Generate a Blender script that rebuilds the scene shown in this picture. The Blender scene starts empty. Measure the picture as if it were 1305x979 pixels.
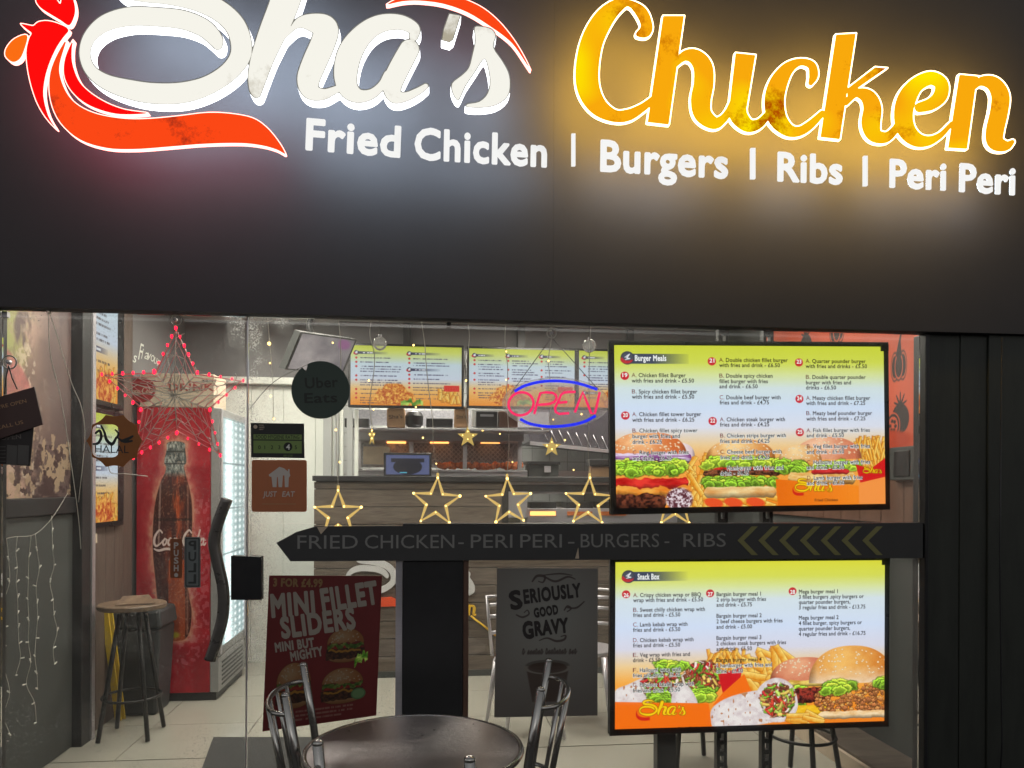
import bpy, math, random
import numpy as np
from mathutils import Vector, Matrix
from mathutils.geometry import tessellate_polygon
random.seed(7)
C = bpy.context.scene.collection
R_ = math.radians

# ------------------------------------------------------------------ camera
FPX, PX0, PY0 = 960.0, 652.5, 620.0
TH = math.atan(960/9200); ROLL = 0.004
CAM = Vector((0, -2.8, 1.47))
cR = Vector((math.cos(TH), -math.sin(TH), 0)); cF = Vector((math.sin(TH), math.cos(TH), 0)); cU = Vector((0, 0, 1))
cam = bpy.data.cameras.new('camera'); camo = bpy.data.objects.new('camera', cam); C.objects.link(camo)
right = (cR + ROLL*cU).normalized(); up = (cU - ROLL*cR).normalized()
camo.matrix_world = Matrix(((right.x, up.x, -cF.x, CAM.x), (right.y, up.y, -cF.y, CAM.y), (right.z, up.z, -cF.z, CAM.z), (0, 0, 0, 1)))
cam.lens = FPX*36/1305; cam.sensor_width = 36; cam.sensor_fit = 'HORIZONTAL'; cam.shift_y = 130.5/1305
cam.clip_end = 500
bpy.context.scene.camera = camo

# ------------------------------------------------------------------ night sky
W = bpy.data.worlds.new('World'); bpy.context.scene.world = W; W.use_nodes = True
nt = W.node_tree; nt.nodes.clear()
wo = nt.nodes.new('ShaderNodeOutputWorld'); bg = nt.nodes.new('ShaderNodeBackground'); sk = nt.nodes.new('ShaderNodeTexSky')
sk.sky_type = 'NISHITA'; sk.sun_disc = False; sk.sun_elevation = R_(6.0); sk.sun_rotation = R_(180)
hs = nt.nodes.new('ShaderNodeHueSaturation'); hs.inputs['Saturation'].default_value = 0.12
nt.links.new(sk.outputs[0], hs.inputs['Color']); nt.links.new(hs.outputs[0], bg.inputs[0]); nt.links.new(bg.outputs[0], wo.inputs[0])
SKY_STRENGTH = 0.15
bg.inputs[1].default_value = SKY_STRENGTH
vs = bpy.context.scene.view_settings
vs.view_transform = 'Standard'; vs.look = 'None'; vs.exposure = 0; vs.gamma = 1

# ------------------------------------------------------------------ projection: pixel of the photo -> point on a plane of the place
def ray(px, py):
    u = (px-PX0)/FPX; v = (PY0-py)/FPX
    return cF + (u-ROLL*v)*cR + (v+ROLL*u)*cU
def onY(px, py, Y):
    d = ray(px, py); return CAM + d*((Y-CAM.y)/d.y)
def onX(px, py, X):
    d = ray(px, py); return CAM + d*((X-CAM.x)/d.x)
def onZ(px, py, Z):
    d = ray(px, py); return CAM + d*((Z-CAM.z)/d.z)
def atD(px, py, D):
    return CAM + ray(px, py)*D
def s2l(c):
    c = c/255.0
    return c/12.92 if c <= .04045 else ((c+.055)/1.055)**2.4
def RGB(r, g, b): return (s2l(r), s2l(g), s2l(b), 1)

# ------------------------------------------------------------------ materials
def mat(name, col, rough=.6, metal=0.0, var=0.12, scale=20.0, bump=0.0, stretch=(1, 1, 1), coat=0.0, alpha=None, trans=0.0):
    m = bpy.data.materials.new(name); m.use_nodes = True
    n = m.node_tree.nodes; l = m.node_tree.links; b = n['Principled BSDF']
    if len(col) == 3: col = (*col, 1)
    b.inputs['Base Color'].default_value = col; b.inputs['Roughness'].default_value = rough; b.inputs['Metallic'].default_value = metal
    b.inputs['Coat Weight'].default_value = coat
    if alpha is not None: b.inputs['Alpha'].default_value = alpha
    if trans: b.inputs['Transmission Weight'].default_value = trans
    tc = n.new('ShaderNodeTexCoord'); mp = n.new('ShaderNodeMapping'); mp.inputs['Scale'].default_value = stretch
    l.new(tc.outputs['Object'], mp.inputs[0])
    no = n.new('ShaderNodeTexNoise'); no.inputs['Scale'].default_value = scale; no.inputs['Detail'].default_value = 6; no.inputs['Roughness'].default_value = .65
    l.new(mp.outputs[0], no.inputs['Vector'])
    if var:
        mr = n.new('ShaderNodeMapRange'); mr.inputs[3].default_value = 1-var*2; mr.inputs[4].default_value = 1+var*2
        l.new(no.outputs[0], mr.inputs[0])
        mx = n.new('ShaderNodeVectorMath'); mx.operation = 'SCALE'; mx.inputs[0].default_value = col[:3]
        l.new(mr.outputs[0], mx.inputs['Scale']); l.new(mx.outputs[0], b.inputs['Base Color'])
        m2 = n.new('ShaderNodeMapRange'); m2.inputs[3].default_value = max(0.02, rough-.12); m2.inputs[4].default_value = min(1, rough+.12)
        l.new(no.outputs[0], m2.inputs[0]); l.new(m2.outputs[0], b.inputs['Roughness'])
    if bump:
        bp = n.new('ShaderNodeBump'); bp.inputs['Strength'].default_value = bump; bp.inputs['Distance'].default_value = .01
        l.new(no.outputs[0], bp.inputs['Height']); l.new(bp.outputs[0], b.inputs['Normal'])
    return m
def emat(name, col, strength=1.0, stain=None, scale=14, thr=(.52, .66), hot=None):
    m = bpy.data.materials.new(name); m.use_nodes = True
    n = m.node_tree.nodes; l = m.node_tree.links; n.clear()
    o = n.new('ShaderNodeOutputMaterial'); e = n.new('ShaderNodeEmission')
    if len(col) == 3: col = (*col, 1)
    e.inputs[0].default_value = col; e.inputs[1].default_value = strength
    if stain:
        tc = n.new('ShaderNodeTexCoord')
        a = n.new('ShaderNodeTexNoise'); a.inputs['Scale'].default_value = scale*.35; a.inputs['Detail'].default_value = 2
        b = n.new('ShaderNodeTexNoise'); b.inputs['Scale'].default_value = scale*3; b.inputs['Detail'].default_value = 8; b.inputs['Roughness'].default_value = .75
        l.new(tc.outputs['Object'], a.inputs['Vector']); l.new(tc.outputs['Object'], b.inputs['Vector'])
        ad = n.new('ShaderNodeMath'); ad.operation = 'ADD'; l.new(a.outputs[0], ad.inputs[0])
        ml = n.new('ShaderNodeMath'); ml.operation = 'MULTIPLY'; ml.inputs[1].default_value = .45; l.new(b.outputs[0], ml.inputs[0]); l.new(ml.outputs[0], ad.inputs[1])
        mr = n.new('ShaderNodeMapRange'); mr.inputs[1].default_value = thr[0]+.225; mr.inputs[2].default_value = thr[1]+.225
        l.new(ad.outputs[0], mr.inputs[0])
        mx = n.new('ShaderNodeMix'); mx.data_type = 'RGBA'; mx.inputs[6].default_value = col; mx.inputs[7].default_value = stain
        l.new(mr.outputs[0], mx.inputs[0]); l.new(mx.outputs[2], e.inputs[0])
        if hot:
            h = n.new('ShaderNodeTexNoise'); h.inputs['Scale'].default_value = 3.1; h.inputs['Detail'].default_value = 1; l.new(tc.outputs['Object'], h.inputs['Vector'])
            hr = n.new('ShaderNodeMapRange'); hr.inputs[1].default_value = .52; hr.inputs[2].default_value = .72; l.new(h.outputs[0], hr.inputs[0])
            h2 = n.new('ShaderNodeMix'); h2.data_type = 'RGBA'; h2.inputs[6].default_value = col; h2.inputs[7].default_value = hot; l.new(hr.outputs[0], h2.inputs[0]); l.new(h2.outputs[2], mx.inputs[6])
    l.new(e.outputs[0], o.inputs[0]); return m
def glass_mat(name, tint=(.96, .98, .97), frost=0.0, fscale=160, haze=0.0):
    m = bpy.data.materials.new(name); m.use_nodes = True
    n = m.node_tree.nodes; l = m.node_tree.links; n.clear()
    o = n.new('ShaderNodeOutputMaterial'); t = n.new('ShaderNodeBsdfTransparent'); g = n.new('ShaderNodeBsdfGlossy'); mx = n.new('ShaderNodeMixShader'); f = n.new('ShaderNodeFresnel')
    t.inputs[0].default_value = (*tint, 1); g.inputs['Roughness'].default_value = .01; f.inputs[0].default_value = 1.4
    l.new(f.outputs[0], mx.inputs[0]); l.new(t.outputs[0], mx.inputs[1]); l.new(g.outputs[0], mx.inputs[2])
    last = mx
    if frost:
        tc = n.new('ShaderNodeTexCoord'); v = n.new('ShaderNodeTexNoise'); v.inputs['Scale'].default_value = fscale; v.inputs['Detail'].default_value = 3
        w = n.new('ShaderNodeTexNoise'); w.inputs['Scale'].default_value = 4; w.inputs['Detail'].default_value = 4
        l.new(tc.outputs['Object'], v.inputs['Vector']); l.new(tc.outputs['Object'], w.inputs['Vector'])
        a = n.new('ShaderNodeMapRange'); a.inputs[1].default_value = .56; a.inputs[2].default_value = .72; l.new(v.outputs[0], a.inputs[0])
        c = n.new('ShaderNodeMapRange'); c.inputs[1].default_value = .42; c.inputs[2].default_value = .62; c.inputs[4].default_value = frost; l.new(w.outputs[0], c.inputs[0])
        mu = n.new('ShaderNodeMath'); mu.operation = 'MULTIPLY'; l.new(a.outputs[0], mu.inputs[0]); l.new(c.outputs[0], mu.inputs[1])
        d = n.new('ShaderNodeBsdfDiffuse'); d.inputs[0].default_value = (.8, .82, .82, 1)
        tl = n.new('ShaderNodeBsdfTranslucent'); tl.inputs[0].default_value = (.8, .82, .82, 1)
        ms = n.new('ShaderNodeMixShader'); ms.inputs[0].default_value = .6; l.new(d.outputs[0], ms.inputs[1]); l.new(tl.outputs[0], ms.inputs[2])
        m2 = n.new('ShaderNodeMixShader'); l.new(mu.outputs[0], m2.inputs[0]); l.new(mx.outputs[0], m2.inputs[1]); l.new(ms.outputs[0], m2.inputs[2]); last = m2
    if haze:   # veiling haze mixed into the surface, lifts the darks behind it unevenly
        tc2 = n.new('ShaderNodeTexCoord'); mp = n.new('ShaderNodeMapping'); mp.inputs['Scale'].default_value = (3, 1, 1.2); l.new(tc2.outputs['Object'], mp.inputs[0])
        k = n.new('ShaderNodeTexNoise'); k.inputs['Scale'].default_value = 2.2; k.inputs['Detail'].default_value = 6; k.inputs['Distortion'].default_value = 1.2; l.new(mp.outputs[0], k.inputs['Vector'])
        kr = n.new('ShaderNodeMapRange'); kr.inputs[1].default_value = .3; kr.inputs[2].default_value = .75; kr.inputs[3].default_value = haze*.6; kr.inputs[4].default_value = haze*1.7; l.new(k.outputs[0], kr.inputs[0])
        ht = n.new('ShaderNodeBsdfTranslucent'); ht.inputs[0].default_value = (.85, .86, .86, 1); m3 = n.new('ShaderNodeMixShader')
        l.new(kr.outputs[0], m3.inputs[0]); l.new(last.outputs[0], m3.inputs[1]); l.new(ht.outputs[0], m3.inputs[2]); last = m3
    l.new(last.outputs[0], o.inputs[0]); return m
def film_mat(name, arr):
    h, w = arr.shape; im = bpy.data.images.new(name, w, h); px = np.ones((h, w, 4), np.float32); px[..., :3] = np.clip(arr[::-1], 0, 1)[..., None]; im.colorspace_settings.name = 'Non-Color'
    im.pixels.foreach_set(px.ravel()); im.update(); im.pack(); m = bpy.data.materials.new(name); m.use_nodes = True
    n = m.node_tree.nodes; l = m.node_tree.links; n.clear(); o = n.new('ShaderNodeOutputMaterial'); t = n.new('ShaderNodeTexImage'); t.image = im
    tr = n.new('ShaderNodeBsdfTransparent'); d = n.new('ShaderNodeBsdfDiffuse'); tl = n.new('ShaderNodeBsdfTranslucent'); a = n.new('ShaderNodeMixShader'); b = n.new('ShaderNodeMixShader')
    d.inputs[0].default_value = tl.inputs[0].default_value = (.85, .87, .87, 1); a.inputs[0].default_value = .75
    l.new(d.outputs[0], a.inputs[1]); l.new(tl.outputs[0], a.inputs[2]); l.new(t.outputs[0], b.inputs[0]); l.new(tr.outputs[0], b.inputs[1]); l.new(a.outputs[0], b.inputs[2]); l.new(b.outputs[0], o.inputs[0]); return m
def wood_mat(name, c1, c2, stretch, rough=.5):
    m = bpy.data.materials.new(name); m.use_nodes = True
    n = m.node_tree.nodes; l = m.node_tree.links; b = n['Principled BSDF']; b.inputs['Roughness'].default_value = rough
    tc = n.new('ShaderNodeTexCoord'); mp = n.new('ShaderNodeMapping'); mp.inputs['Scale'].default_value = stretch
    oi = n.new('ShaderNodeObjectInfo'); ad = n.new('ShaderNodeVectorMath'); ad.operation = 'ADD'
    sc = n.new('ShaderNodeMath'); sc.operation = 'MULTIPLY'; sc.inputs[1].default_value = 37; l.new(oi.outputs['Random'], sc.inputs[0])
    l.new(tc.outputs['Object'], mp.inputs[0]); l.new(mp.outputs[0], ad.inputs[0]); l.new(sc.outputs[0], ad.inputs[1])
    no = n.new('ShaderNodeTexNoise'); no.inputs['Scale'].default_value = 3; no.inputs['Detail'].default_value = 8; no.inputs['Roughness'].default_value = .7; no.inputs['Distortion'].default_value = .8
    l.new(ad.outputs[0], no.inputs['Vector'])
    cr = n.new('ShaderNodeValToRGB'); cr.color_ramp.elements[0].position = .3; cr.color_ramp.elements[0].color = (*c1, 1); cr.color_ramp.elements[1].position = .7; cr.color_ramp.elements[1].color = (*c2, 1)
    l.new(no.outputs[0], cr.inputs[0]); l.new(cr.outputs[0], b.inputs['Base Color'])
    bp = n.new('ShaderNodeBump'); bp.inputs['Strength'].default_value = .3; bp.inputs['Distance'].default_value = .003; l.new(no.outputs[0], bp.inputs['Height']); l.new(bp.outputs[0], b.inputs['Normal'])
    return m
def img_mat(name, arr, emit=0.0, albedo=1.0, rough=.5):
    """arr: H x W x 3 in 0..255, row 0 = top; a flat print painted by this script"""
    h, w = arr.shape[:2]
    im = bpy.data.images.new(name, w, h)
    px = np.ones((h, w, 4), np.float32); px[..., :3] = np.clip(arr[::-1]/255.0, 0, 1)
    im.pixels.foreach_set(px.ravel()); im.update(); im.pack()
    m = bpy.data.materials.new(name); m.use_nodes = True
    n = m.node_tree.nodes; l = m.node_tree.links; b = n['Principled BSDF']
    t = n.new('ShaderNodeTexImage'); t.image = im; t.extension = 'EXTEND'
    b.inputs['Roughness'].default_value = rough
    if emit:
        b.inputs['Base Color'].default_value = (.01, .01, .01, 1); b.inputs['Specular IOR Level'].default_value = .2
        l.new(t.outputs[0], b.inputs['Emission Color']); b.inputs['Emission Strength'].default_value = emit
    else:
        sc = n.new('ShaderNodeVectorMath'); sc.operation = 'SCALE'; sc.inputs['Scale'].default_value = albedo
        l.new(t.outputs[0], sc.inputs[0]); l.new(sc.outputs[0], b.inputs['Base Color'])
    return m

M = {}
M['fascia'] = mat('fascia_vinyl', (.042, .039, .042), .7, var=.2, scale=2.2)
M['shutter'] = mat('shutter_housing', (.036, .033, .037), .55, var=.16, scale=2.2)
M['pilaster'] = mat('pilaster_paint', (.030, .033, .027), .6, var=.3, scale=6, bump=.15, stretch=(3, 3, .6))
M['frame'] = mat('black_frame', (.02, .02, .022), .4, var=.15)
M['blackplastic'] = mat('black_plastic', (.02, .02, .022), .35, var=.1)
M['bezel'] = mat('screen_bezel', (.012, .012, .014), .3, var=.1)
M['white_side'] = emat('lit_white_acrylic_side', (.93, .96, 1.0), 4)
M['white_face'] = emat('lit_white_acrylic_face', RGB(246, 244, 234), 1.0, stain=RGB(176, 168, 148), scale=9, thr=(.60, .80))
M['white_word'] = emat('lit_small_letter_face', RGB(246, 246, 244), 1.0, stain=RGB(226, 226, 224), scale=8, thr=(.5, .8))
M['amber_face'] = emat('lit_amber_face', (.95, .40, .004, 1), 1.0, stain=RGB(178, 78, 0), scale=13, thr=(.585, .74), hot=(1, .8, 0, 1))
M['amber_side'] = emat('lit_amber_rim', (1.0, .75, .42), 5)
M['red_face'] = emat('lit_red_face', RGB(250, 12, 12), 1.1, stain=RGB(190, 20, 20), scale=6, thr=(.6, .8))
M['orange_face'] = emat('lit_orange_face', RGB(252, 72, 22), 1.0, stain=RGB(150, 45, 25), scale=12, thr=(.6, .72))
M['orange_drop'] = emat('lit_light_orange_face', RGB(252, 110, 20), 1.0)
M['pink_side'] = emat('lit_red_rim', (1.0, .35, .3), 4)
M['white_spill'] = emat('back_glow_white', (.66, .82, 1.0), 12)  # glowing letter backs, added to spread a halo over the fascia
M['amber_spill'] = emat('back_glow_amber', (1.0, .58, .075), 25)
M['red_spill'] = emat('back_glow_red', (1.0, .14, .2), 4)
M['trim'] = mat('grey_letter_trim', (.45, .44, .4), .5)
M['glass'] = glass_mat('window_glass', haze=.022)
M['door_glass'] = glass_mat('door_glass_with_specks', frost=.3, haze=.009)
M['chrome'] = mat('aluminium_tube', (.55, .53, .5), .22, metal=1, var=.08, scale=30)
M['steel'] = mat('stainless_steel', (.62, .60, .64), .34, metal=.65, var=.08, scale=8, stretch=(1, 1, 14))
M['hammered'] = mat('hammered_table_metal', (.62, .57, .58), .32, metal=1, var=.05, scale=36, bump=.24)
M['dark_handle'] = mat('dark_handle', (.2, .185, .17), .3, metal=.5)
M['wire_white'] = mat('clear_wire', (.5, .48, .43), .4, var=.05)
M['wire_dark'] = mat('dark_cord', (.05, .05, .05), .5, var=.05)
M['warm_bulb'] = emat('warm_led', (1.0, .62, .18), 5)
M['warm_tube'] = emat('warm_star_tube', (.92, .60, .18), .85)
M['warm_tube2'] = emat('warm_star_body', (.75, .5, .14), .8)
M['red_bulb'] = emat('red_led', (1.0, .006, .03), 5)
M['neon_blue'] = emat('neon_blue', RGB(20, 40, 235), 1.3)
M['neon_pink'] = emat('neon_pink', RGB(242, 36, 96), 1.3)
M['acrylic'] = glass_mat('acrylic_backing', (.86, .84, .86), haze=.10)
M['bauble'] = glass_mat('bauble_plastic', (.93, .93, .93), haze=.16)
M['white_wall'] = mat('white_wall_panel', (.74, .76, .70), .35, var=.03, scale=2)
M['grey_wall'] = mat('grey_painted_wall', (.17, .165, .17), .8, var=.05, scale=3)
M['char_wall'] = mat('charcoal_wall', (.052, .056, .054), .7, var=.08, scale=3)
M['ceiling'] = mat('ceiling_paint', (.5, .49, .47), .8, var=.04, scale=2)
M['tile'] = mat('floor_tile', (.40, .385, .33), .2, var=.03, scale=4)
M['grout'] = mat('tile_grout', (.13, .12, .10), .9)
M['paving'] = mat('paving', (.12, .12, .115), .9, var=.2, bump=.3)
M['asphalt'] = mat('asphalt', (.05, .05, .05), .9, var=.2, scale=80, bump=.4)
M['wood_h'] = wood_mat('grey_wood_horizontal', (.062, .047, .038), (.18, .145, .115), (1.2, 6, 14))
M['wood_v'] = wood_mat('brown_wood_vertical', (.085, .06, .05), (.15, .11, .09), (9, 9, 1))
M['wood_dark'] = wood_mat('dark_red_wood', (.10, .05, .035), (.17, .09, .06), (3, 3, 1))
M['wood_top'] = wood_mat('stool_top_wood', (.09, .055, .035), (.22, .15, .095), (12, 3, 3))
M['mat'] = mat('door_mat', (.05, .05, .05), .95, var=.5, scale=90, bump=.5)
M['fridge_grey'] = mat('fridge_grey', (.3, .3, .3), .4)
M['bin'] = mat('bin_plastic', (.032, .035, .038), .5, var=.12)
M['yellow'] = mat('yellow_plastic', (.62, .43, .02), .45)
M['dark_metal'] = mat('dark_metal', (.025, .025, .025), .4, metal=.3)
M['ink_dark'] = mat('dark_ink', (.025, .02, .035), .6, var=0)
M['ink_white'] = emat('screen_white_text', (1, 1, 1), .95)
M['lamp'] = emat('ceiling_lamp_diffuser', (1.0, .92, .81), 33)
M['heat'] = emat('heat_lamp', (1.0, .33, .08), 4)
M['bag'] = mat('kraft_paper', (.42, .25, .13), .8, var=.1)
M['carton'] = mat('beige_cardboard', (.55, .45, .34), .8, var=.08)

# ------------------------------------------------------------------ mesh helpers
class MB:
    def __init__(s): s.v = []; s.f = []; s.sm = []
    def add(s, vs, fs, smooth=False):
        o = len(s.v); s.v += [Vector(v) for v in vs]; s.f += [tuple(i+o for i in f) for f in fs]; s.sm += [smooth]*len(fs); return s
    def box(s, x0, x1, y0, y1, z0, z1):
        return s.add([(x0,y0,z0),(x1,y0,z0),(x1,y1,z0),(x0,y1,z0),(x0,y0,z1),(x1,y0,z1),(x1,y1,z1),(x0,y1,z1)],
              [(0,3,2,1),(4,5,6,7),(0,1,5,4),(1,2,6,5),(2,3,7,6),(3,0,4,7)])
    def tube(s, pts, r, n=8, closed=False, flat=None):
        pts = [Vector(p) for p in pts]; N = len(pts); rs = r if isinstance(r, (list, tuple)) else [r]*N
        vs = []; prev = None
        for i, p in enumerate(pts):
            a = pts[(i-1) % N] if (closed or i > 0) else p; b = pts[(i+1) % N] if (closed or i < N-1) else p
            t = (b-a)
            t = t.normalized() if t.length > 1e-9 else Vector((0, 0, 1))
            if prev is None: ref = Vector((0, 1, 0)) if abs(t.y) < .9 else Vector((1, 0, 0))
            else: ref = prev
            u = (ref - t*ref.dot(t)).normalized(); prev = u; w = t.cross(u)
            ru, rw = (rs[i], rs[i]) if flat is None else (rs[i]*flat, rs[i])
            for k in range(n):
                a_ = 2*math.pi*k/n; vs.append(p + u*math.cos(a_)*ru + w*math.sin(a_)*rw)
        fs = []
        for i in range(N if closed else N-1):
            j = (i+1) % N
            for k in range(n):
                k2 = (k+1) % n; fs.append((i*n+k, j*n+k, j*n+k2, i*n+k2))
        if not closed: fs += [tuple(range(n)), tuple((N-1)*n+k for k in reversed(range(n)))]
        return s.add(vs, fs, True)
    def lathe(s, prof, c=(0, 0, 0), n=32):
        vs = []; c = Vector(c)
        for r, z in prof:
            for k in range(n):
                a = 2*math.pi*k/n; vs.append(c+Vector((r*math.cos(a), r*math.sin(a), z)))
        fs = []
        for i in range(len(prof)-1):
            for k in range(n):
                k2 = (k+1) % n; fs.append((i*n+k, i*n+k2, (i+1)*n+k2, (i+1)*n+k))
        fs.append(tuple(reversed(range(n)))); fs.append(tuple((len(prof)-1)*n+k for k in range(n)))
        return s.add(vs, fs, False)
    def ball(s, c, r, n=8, m=5, sc=(1, 1, 1)):
        c = Vector(c); vs = []; fs = []
        for i in range(m+1):
            ph = math.pi*i/m
            for k in range(n):
                a = 2*math.pi*k/n; vs.append(c+Vector((r*sc[0]*math.sin(ph)*math.cos(a), r*sc[1]*math.sin(ph)*math.sin(a), r*sc[2]*math.cos(ph))))
        for i in range(m):
            for k in range(n): fs.append((i*n+k, (i+1)*n+k, (i+1)*n+(k+1) % n, i*n+(k+1) % n))
        return s.add(vs, fs, True)
    def mesh(s, name, off):
        me = bpy.data.meshes.new(name); me.from_pydata([tuple(v-off) for v in s.v], [], s.f)
        me.polygons.foreach_set('use_smooth', s.sm); me.validate(); me.update(); return me
WL = {}
def wl(o): return WL.get(o.name, Vector((0, 0, 0))) if o else Vector((0, 0, 0))
def tag(o, label=None, cat=None, group=None, kind=None):
    if label: o['label'] = label
    if cat: o['category'] = cat
    if group: o['group'] = group
    if kind: o['kind'] = kind
    return o
def thing(name, label, cat, loc=(0, 0, 0), group=None):
    o = bpy.data.objects.new(name, None); C.objects.link(o); o.location = loc; o.empty_display_size = .1
    WL[o.name] = Vector(loc); return tag(o, label, cat, group)
def obj(name, mb, m, parent=None, bevel=0, kind=None):
    me = mb.mesh(name, wl(parent)) if isinstance(mb, MB) else mb
    if m is not None and not me.materials: me.materials.append(m)
    o = bpy.data.objects.new(name, me); C.objects.link(o)
    if parent: o.parent = parent
    WL[o.name] = wl(parent)
    if bevel:
        b = o.modifiers.new('bevel', 'BEVEL'); b.width = bevel; b.segments = 2; b.limit_method = 'ANGLE'
    if kind: o['kind'] = kind
    return o
def inst(src, loc_off, parent, name=None):
    o = src.copy(); C.objects.link(o); o.parent = parent; o.location = Vector(loc_off); return o
def BX(*a): return MB().box(*a)
def copy_thing(root, loc, rot, label, group=None):
    r = root.copy(); C.objects.link(r); r.location = loc; r.rotation_euler = (0, 0, rot); r['label'] = label
    if group: r['group'] = group
    for ch in list(root.children):
        c = ch.copy(); C.objects.link(c); c.parent = r
        for g in ch.children:
            d = g.copy(); C.objects.link(d); d.parent = c
    return r
def quad_uv(name, p, m, parent=None, thick=0.0):
    """p: four corners TL, TR, BR, BL of a flat print"""
    me = bpy.data.meshes.new(name); off = wl(parent)
    N = 6; vs = []; uvs = []
    for j in range(N+1):
        for i in range(N+1):
            a, b = i/N, j/N
            vs.append((p[0]*(1-a)*(1-b)+p[1]*a*(1-b)+p[2]*a*b+p[3]*(1-a)*b)-off); uvs.append((a, 1-b))
    fs = [(j*(N+1)+i, (j+1)*(N+1)+i, (j+1)*(N+1)+i+1, j*(N+1)+i+1) for j in range(N) for i in range(N)]
    me.from_pydata([tuple(v) for v in vs], [], fs); ul = me.uv_layers.new(name='UVMap')
    for lp in me.loops: ul.data[lp.index].uv = uvs[lp.vertex_index]
    me.materials.append(m); o = bpy.data.objects.new(name, me); C.objects.link(o)
    if parent: o.parent = parent
    WL[o.name] = off; return o
def slab(pts, depth_vec):
    """extruded polygon from a front loop of points"""
    n = len(pts); mb = MB(); d = Vector(depth_vec); v = [Vector(p) for p in pts]+[Vector(p)+d for p in pts]
    tris = tessellate_polygon([[Vector(p) for p in pts]])
    fs = [tuple(t) for t in tris]+[tuple(n+i for i in reversed(t)) for t in tris]+[(i, (i+1) % n, n+(i+1) % n, n+i) for i in range(n)]
    mb.add(v, fs); return mb
def pxslab(pp, Y, depth): return slab([onY(x, y, Y) for x, y in pp], (0, depth, 0))

# ------------------------------------------------------------------ text (built-in font) as geometry
_tc = {}; _gl = {}
def raw2d(s, shear=0.0, extrude=0.0):
    cu = bpy.data.curves.new('t', 'FONT'); cu.body = s; cu.size = 1; cu.shear = shear; cu.extrude = extrude; cu.resolution_u = 3
    o = bpy.data.objects.new('t', cu); me = bpy.data.meshes.new_from_object(o)
    vs = np.array([v.co[:] for v in me.vertices]) if len(me.vertices) else np.zeros((0, 3)); fs = [tuple(p.vertices) for p in me.polygons]
    bpy.data.objects.remove(o); bpy.data.curves.remove(cu); bpy.data.meshes.remove(me)
    return vs, fs
def adv(ch):
    if ('adv', ch) not in _gl:
        f = lambda t: float(raw2d(t)[0][:, 0].max()); _gl[('adv', ch)] = f('H'+ch+'H')-f('HH')
    return _gl[('adv', ch)]
def glyph(ch, bold):
    """contours of one letter, thickened evenly by bold"""
    k = (ch, bold)
    if k in _gl: return _gl[k]
    vs, fs = raw2d(ch)
    if not len(vs): _gl[k] = []; return []
    q = np.round(vs[:, :2], 5); ids = {}; rm = [ids.setdefault(tuple(p), len(ids)) for p in q.tolist()]; P = list(ids); cnt = {}
    for f in fs:
        for a, b in zip(f, f[1:]+f[:1]):
            e = tuple(sorted((rm[a], rm[b]))); cnt[e] = cnt.get(e, 0)+1
    E = [(P[a], P[b]) for (a, b), n in cnt.items() if n == 1 and a != b]
    st = .014; x0, y0 = q.min(0)-bold-.04; x1, y1 = q.max(0)+bold+.04; X, Y = np.meshgrid(np.arange(x0, x1, st), np.arange(y0, y1, st)+1.3e-4)
    d = np.full(X.shape, 9.0); ins = np.zeros(X.shape, bool)
    for (ax, ay), (bx, by) in E:
        dx, dy = bx-ax, by-ay; L = dx*dx+dy*dy+1e-12; t = np.clip(((X-ax)*dx+(Y-ay)*dy)/L, 0, 1); d = np.minimum(d, np.hypot(X-ax-t*dx, Y-ay-t*dy))
        if ay != by: ins ^= ((ay > Y) != (by > Y)) & (X < (bx-ax)*(Y-ay)/(by-ay)+ax)
    _gl[k] = contours(np.where(ins, -d, d)-bold, float(x0), float(y0+1.3e-4), st, .0012); return _gl[k]
def text2d(s, bold=0.0, shear=0.0, extrude=0.0):
    k = (s, bold, shear, extrude)
    if k in _tc: return _tc[k]
    if not bold: _tc[k] = raw2d(s, shear, extrude); return _tc[k]
    V, Fc = [], []; x = 0.0
    for ch in s:
        lo = glyph(ch, bold) if ch != ' ' else []
        if lo:
            sg = area(max(lo, key=lambda l: abs(area(l)))); outs = [l for l in lo if area(l)*sg > 0]; holes = [l for l in lo if area(l)*sg <= 0]
            for o in outs:
                grp = [o]+[h for h in holes if sd_poly(np.array([h[0][0]]), np.array([h[0][1]]), o)[0] < 0]
                flat = [p for l in grp for p in l]; tr = tessellate_polygon([[Vector((p[0], p[1], 0)) for p in l] for l in grp]); b0 = len(V)
                V += [(x+p[0]+shear*p[1], p[1], extrude) for p in flat]; Fc += [tuple(b0+i for i in t) for t in tr]
                if extrude:
                    b1 = len(V); V += [(x+p[0]+shear*p[1], p[1], -extrude) for p in flat]; q = 0
                    for l in grp:
                        n = len(l); Fc += [(b0+q+i, b0+q+(i+1) % n, b1+q+(i+1) % n, b1+q+i) for i in range(n)]; q += n
        x += adv(ch)+bold*1.1
    _tc[k] = (np.array(V) if V else np.zeros((0, 3)), Fc); return _tc[k]
CAP = float(text2d('H')[0][:, 1].max())
def put_text(mb, s, p0, U, V, size=None, width=None, cap=None, bold=0.0, shear=0.0, depth=None, mirror=False):
    """U, V unit vectors; size = cap height unless width/cap given"""
    vs, fs = text2d(s, bold, shear, .5 if depth else 0.0)
    if not len(vs): return 0
    x0, x1 = vs[:, 0].min(), vs[:, 0].max(); w = x1-x0
    sv = (cap or size)/CAP; su = (width/w) if width else sv
    D = V.cross(U) if depth else None
    pts = []
    for x, y, z in vs:
        xx = (x1-x) if mirror else (x-x0)
        q = p0+U*(xx*su)+V*(y*sv)
        if depth: q = q - depth*(z-.5)  # z=+.5 front at p0 plane, back deeper
        pts.append(q)
    mb.add(pts, fs); return w*su
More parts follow.
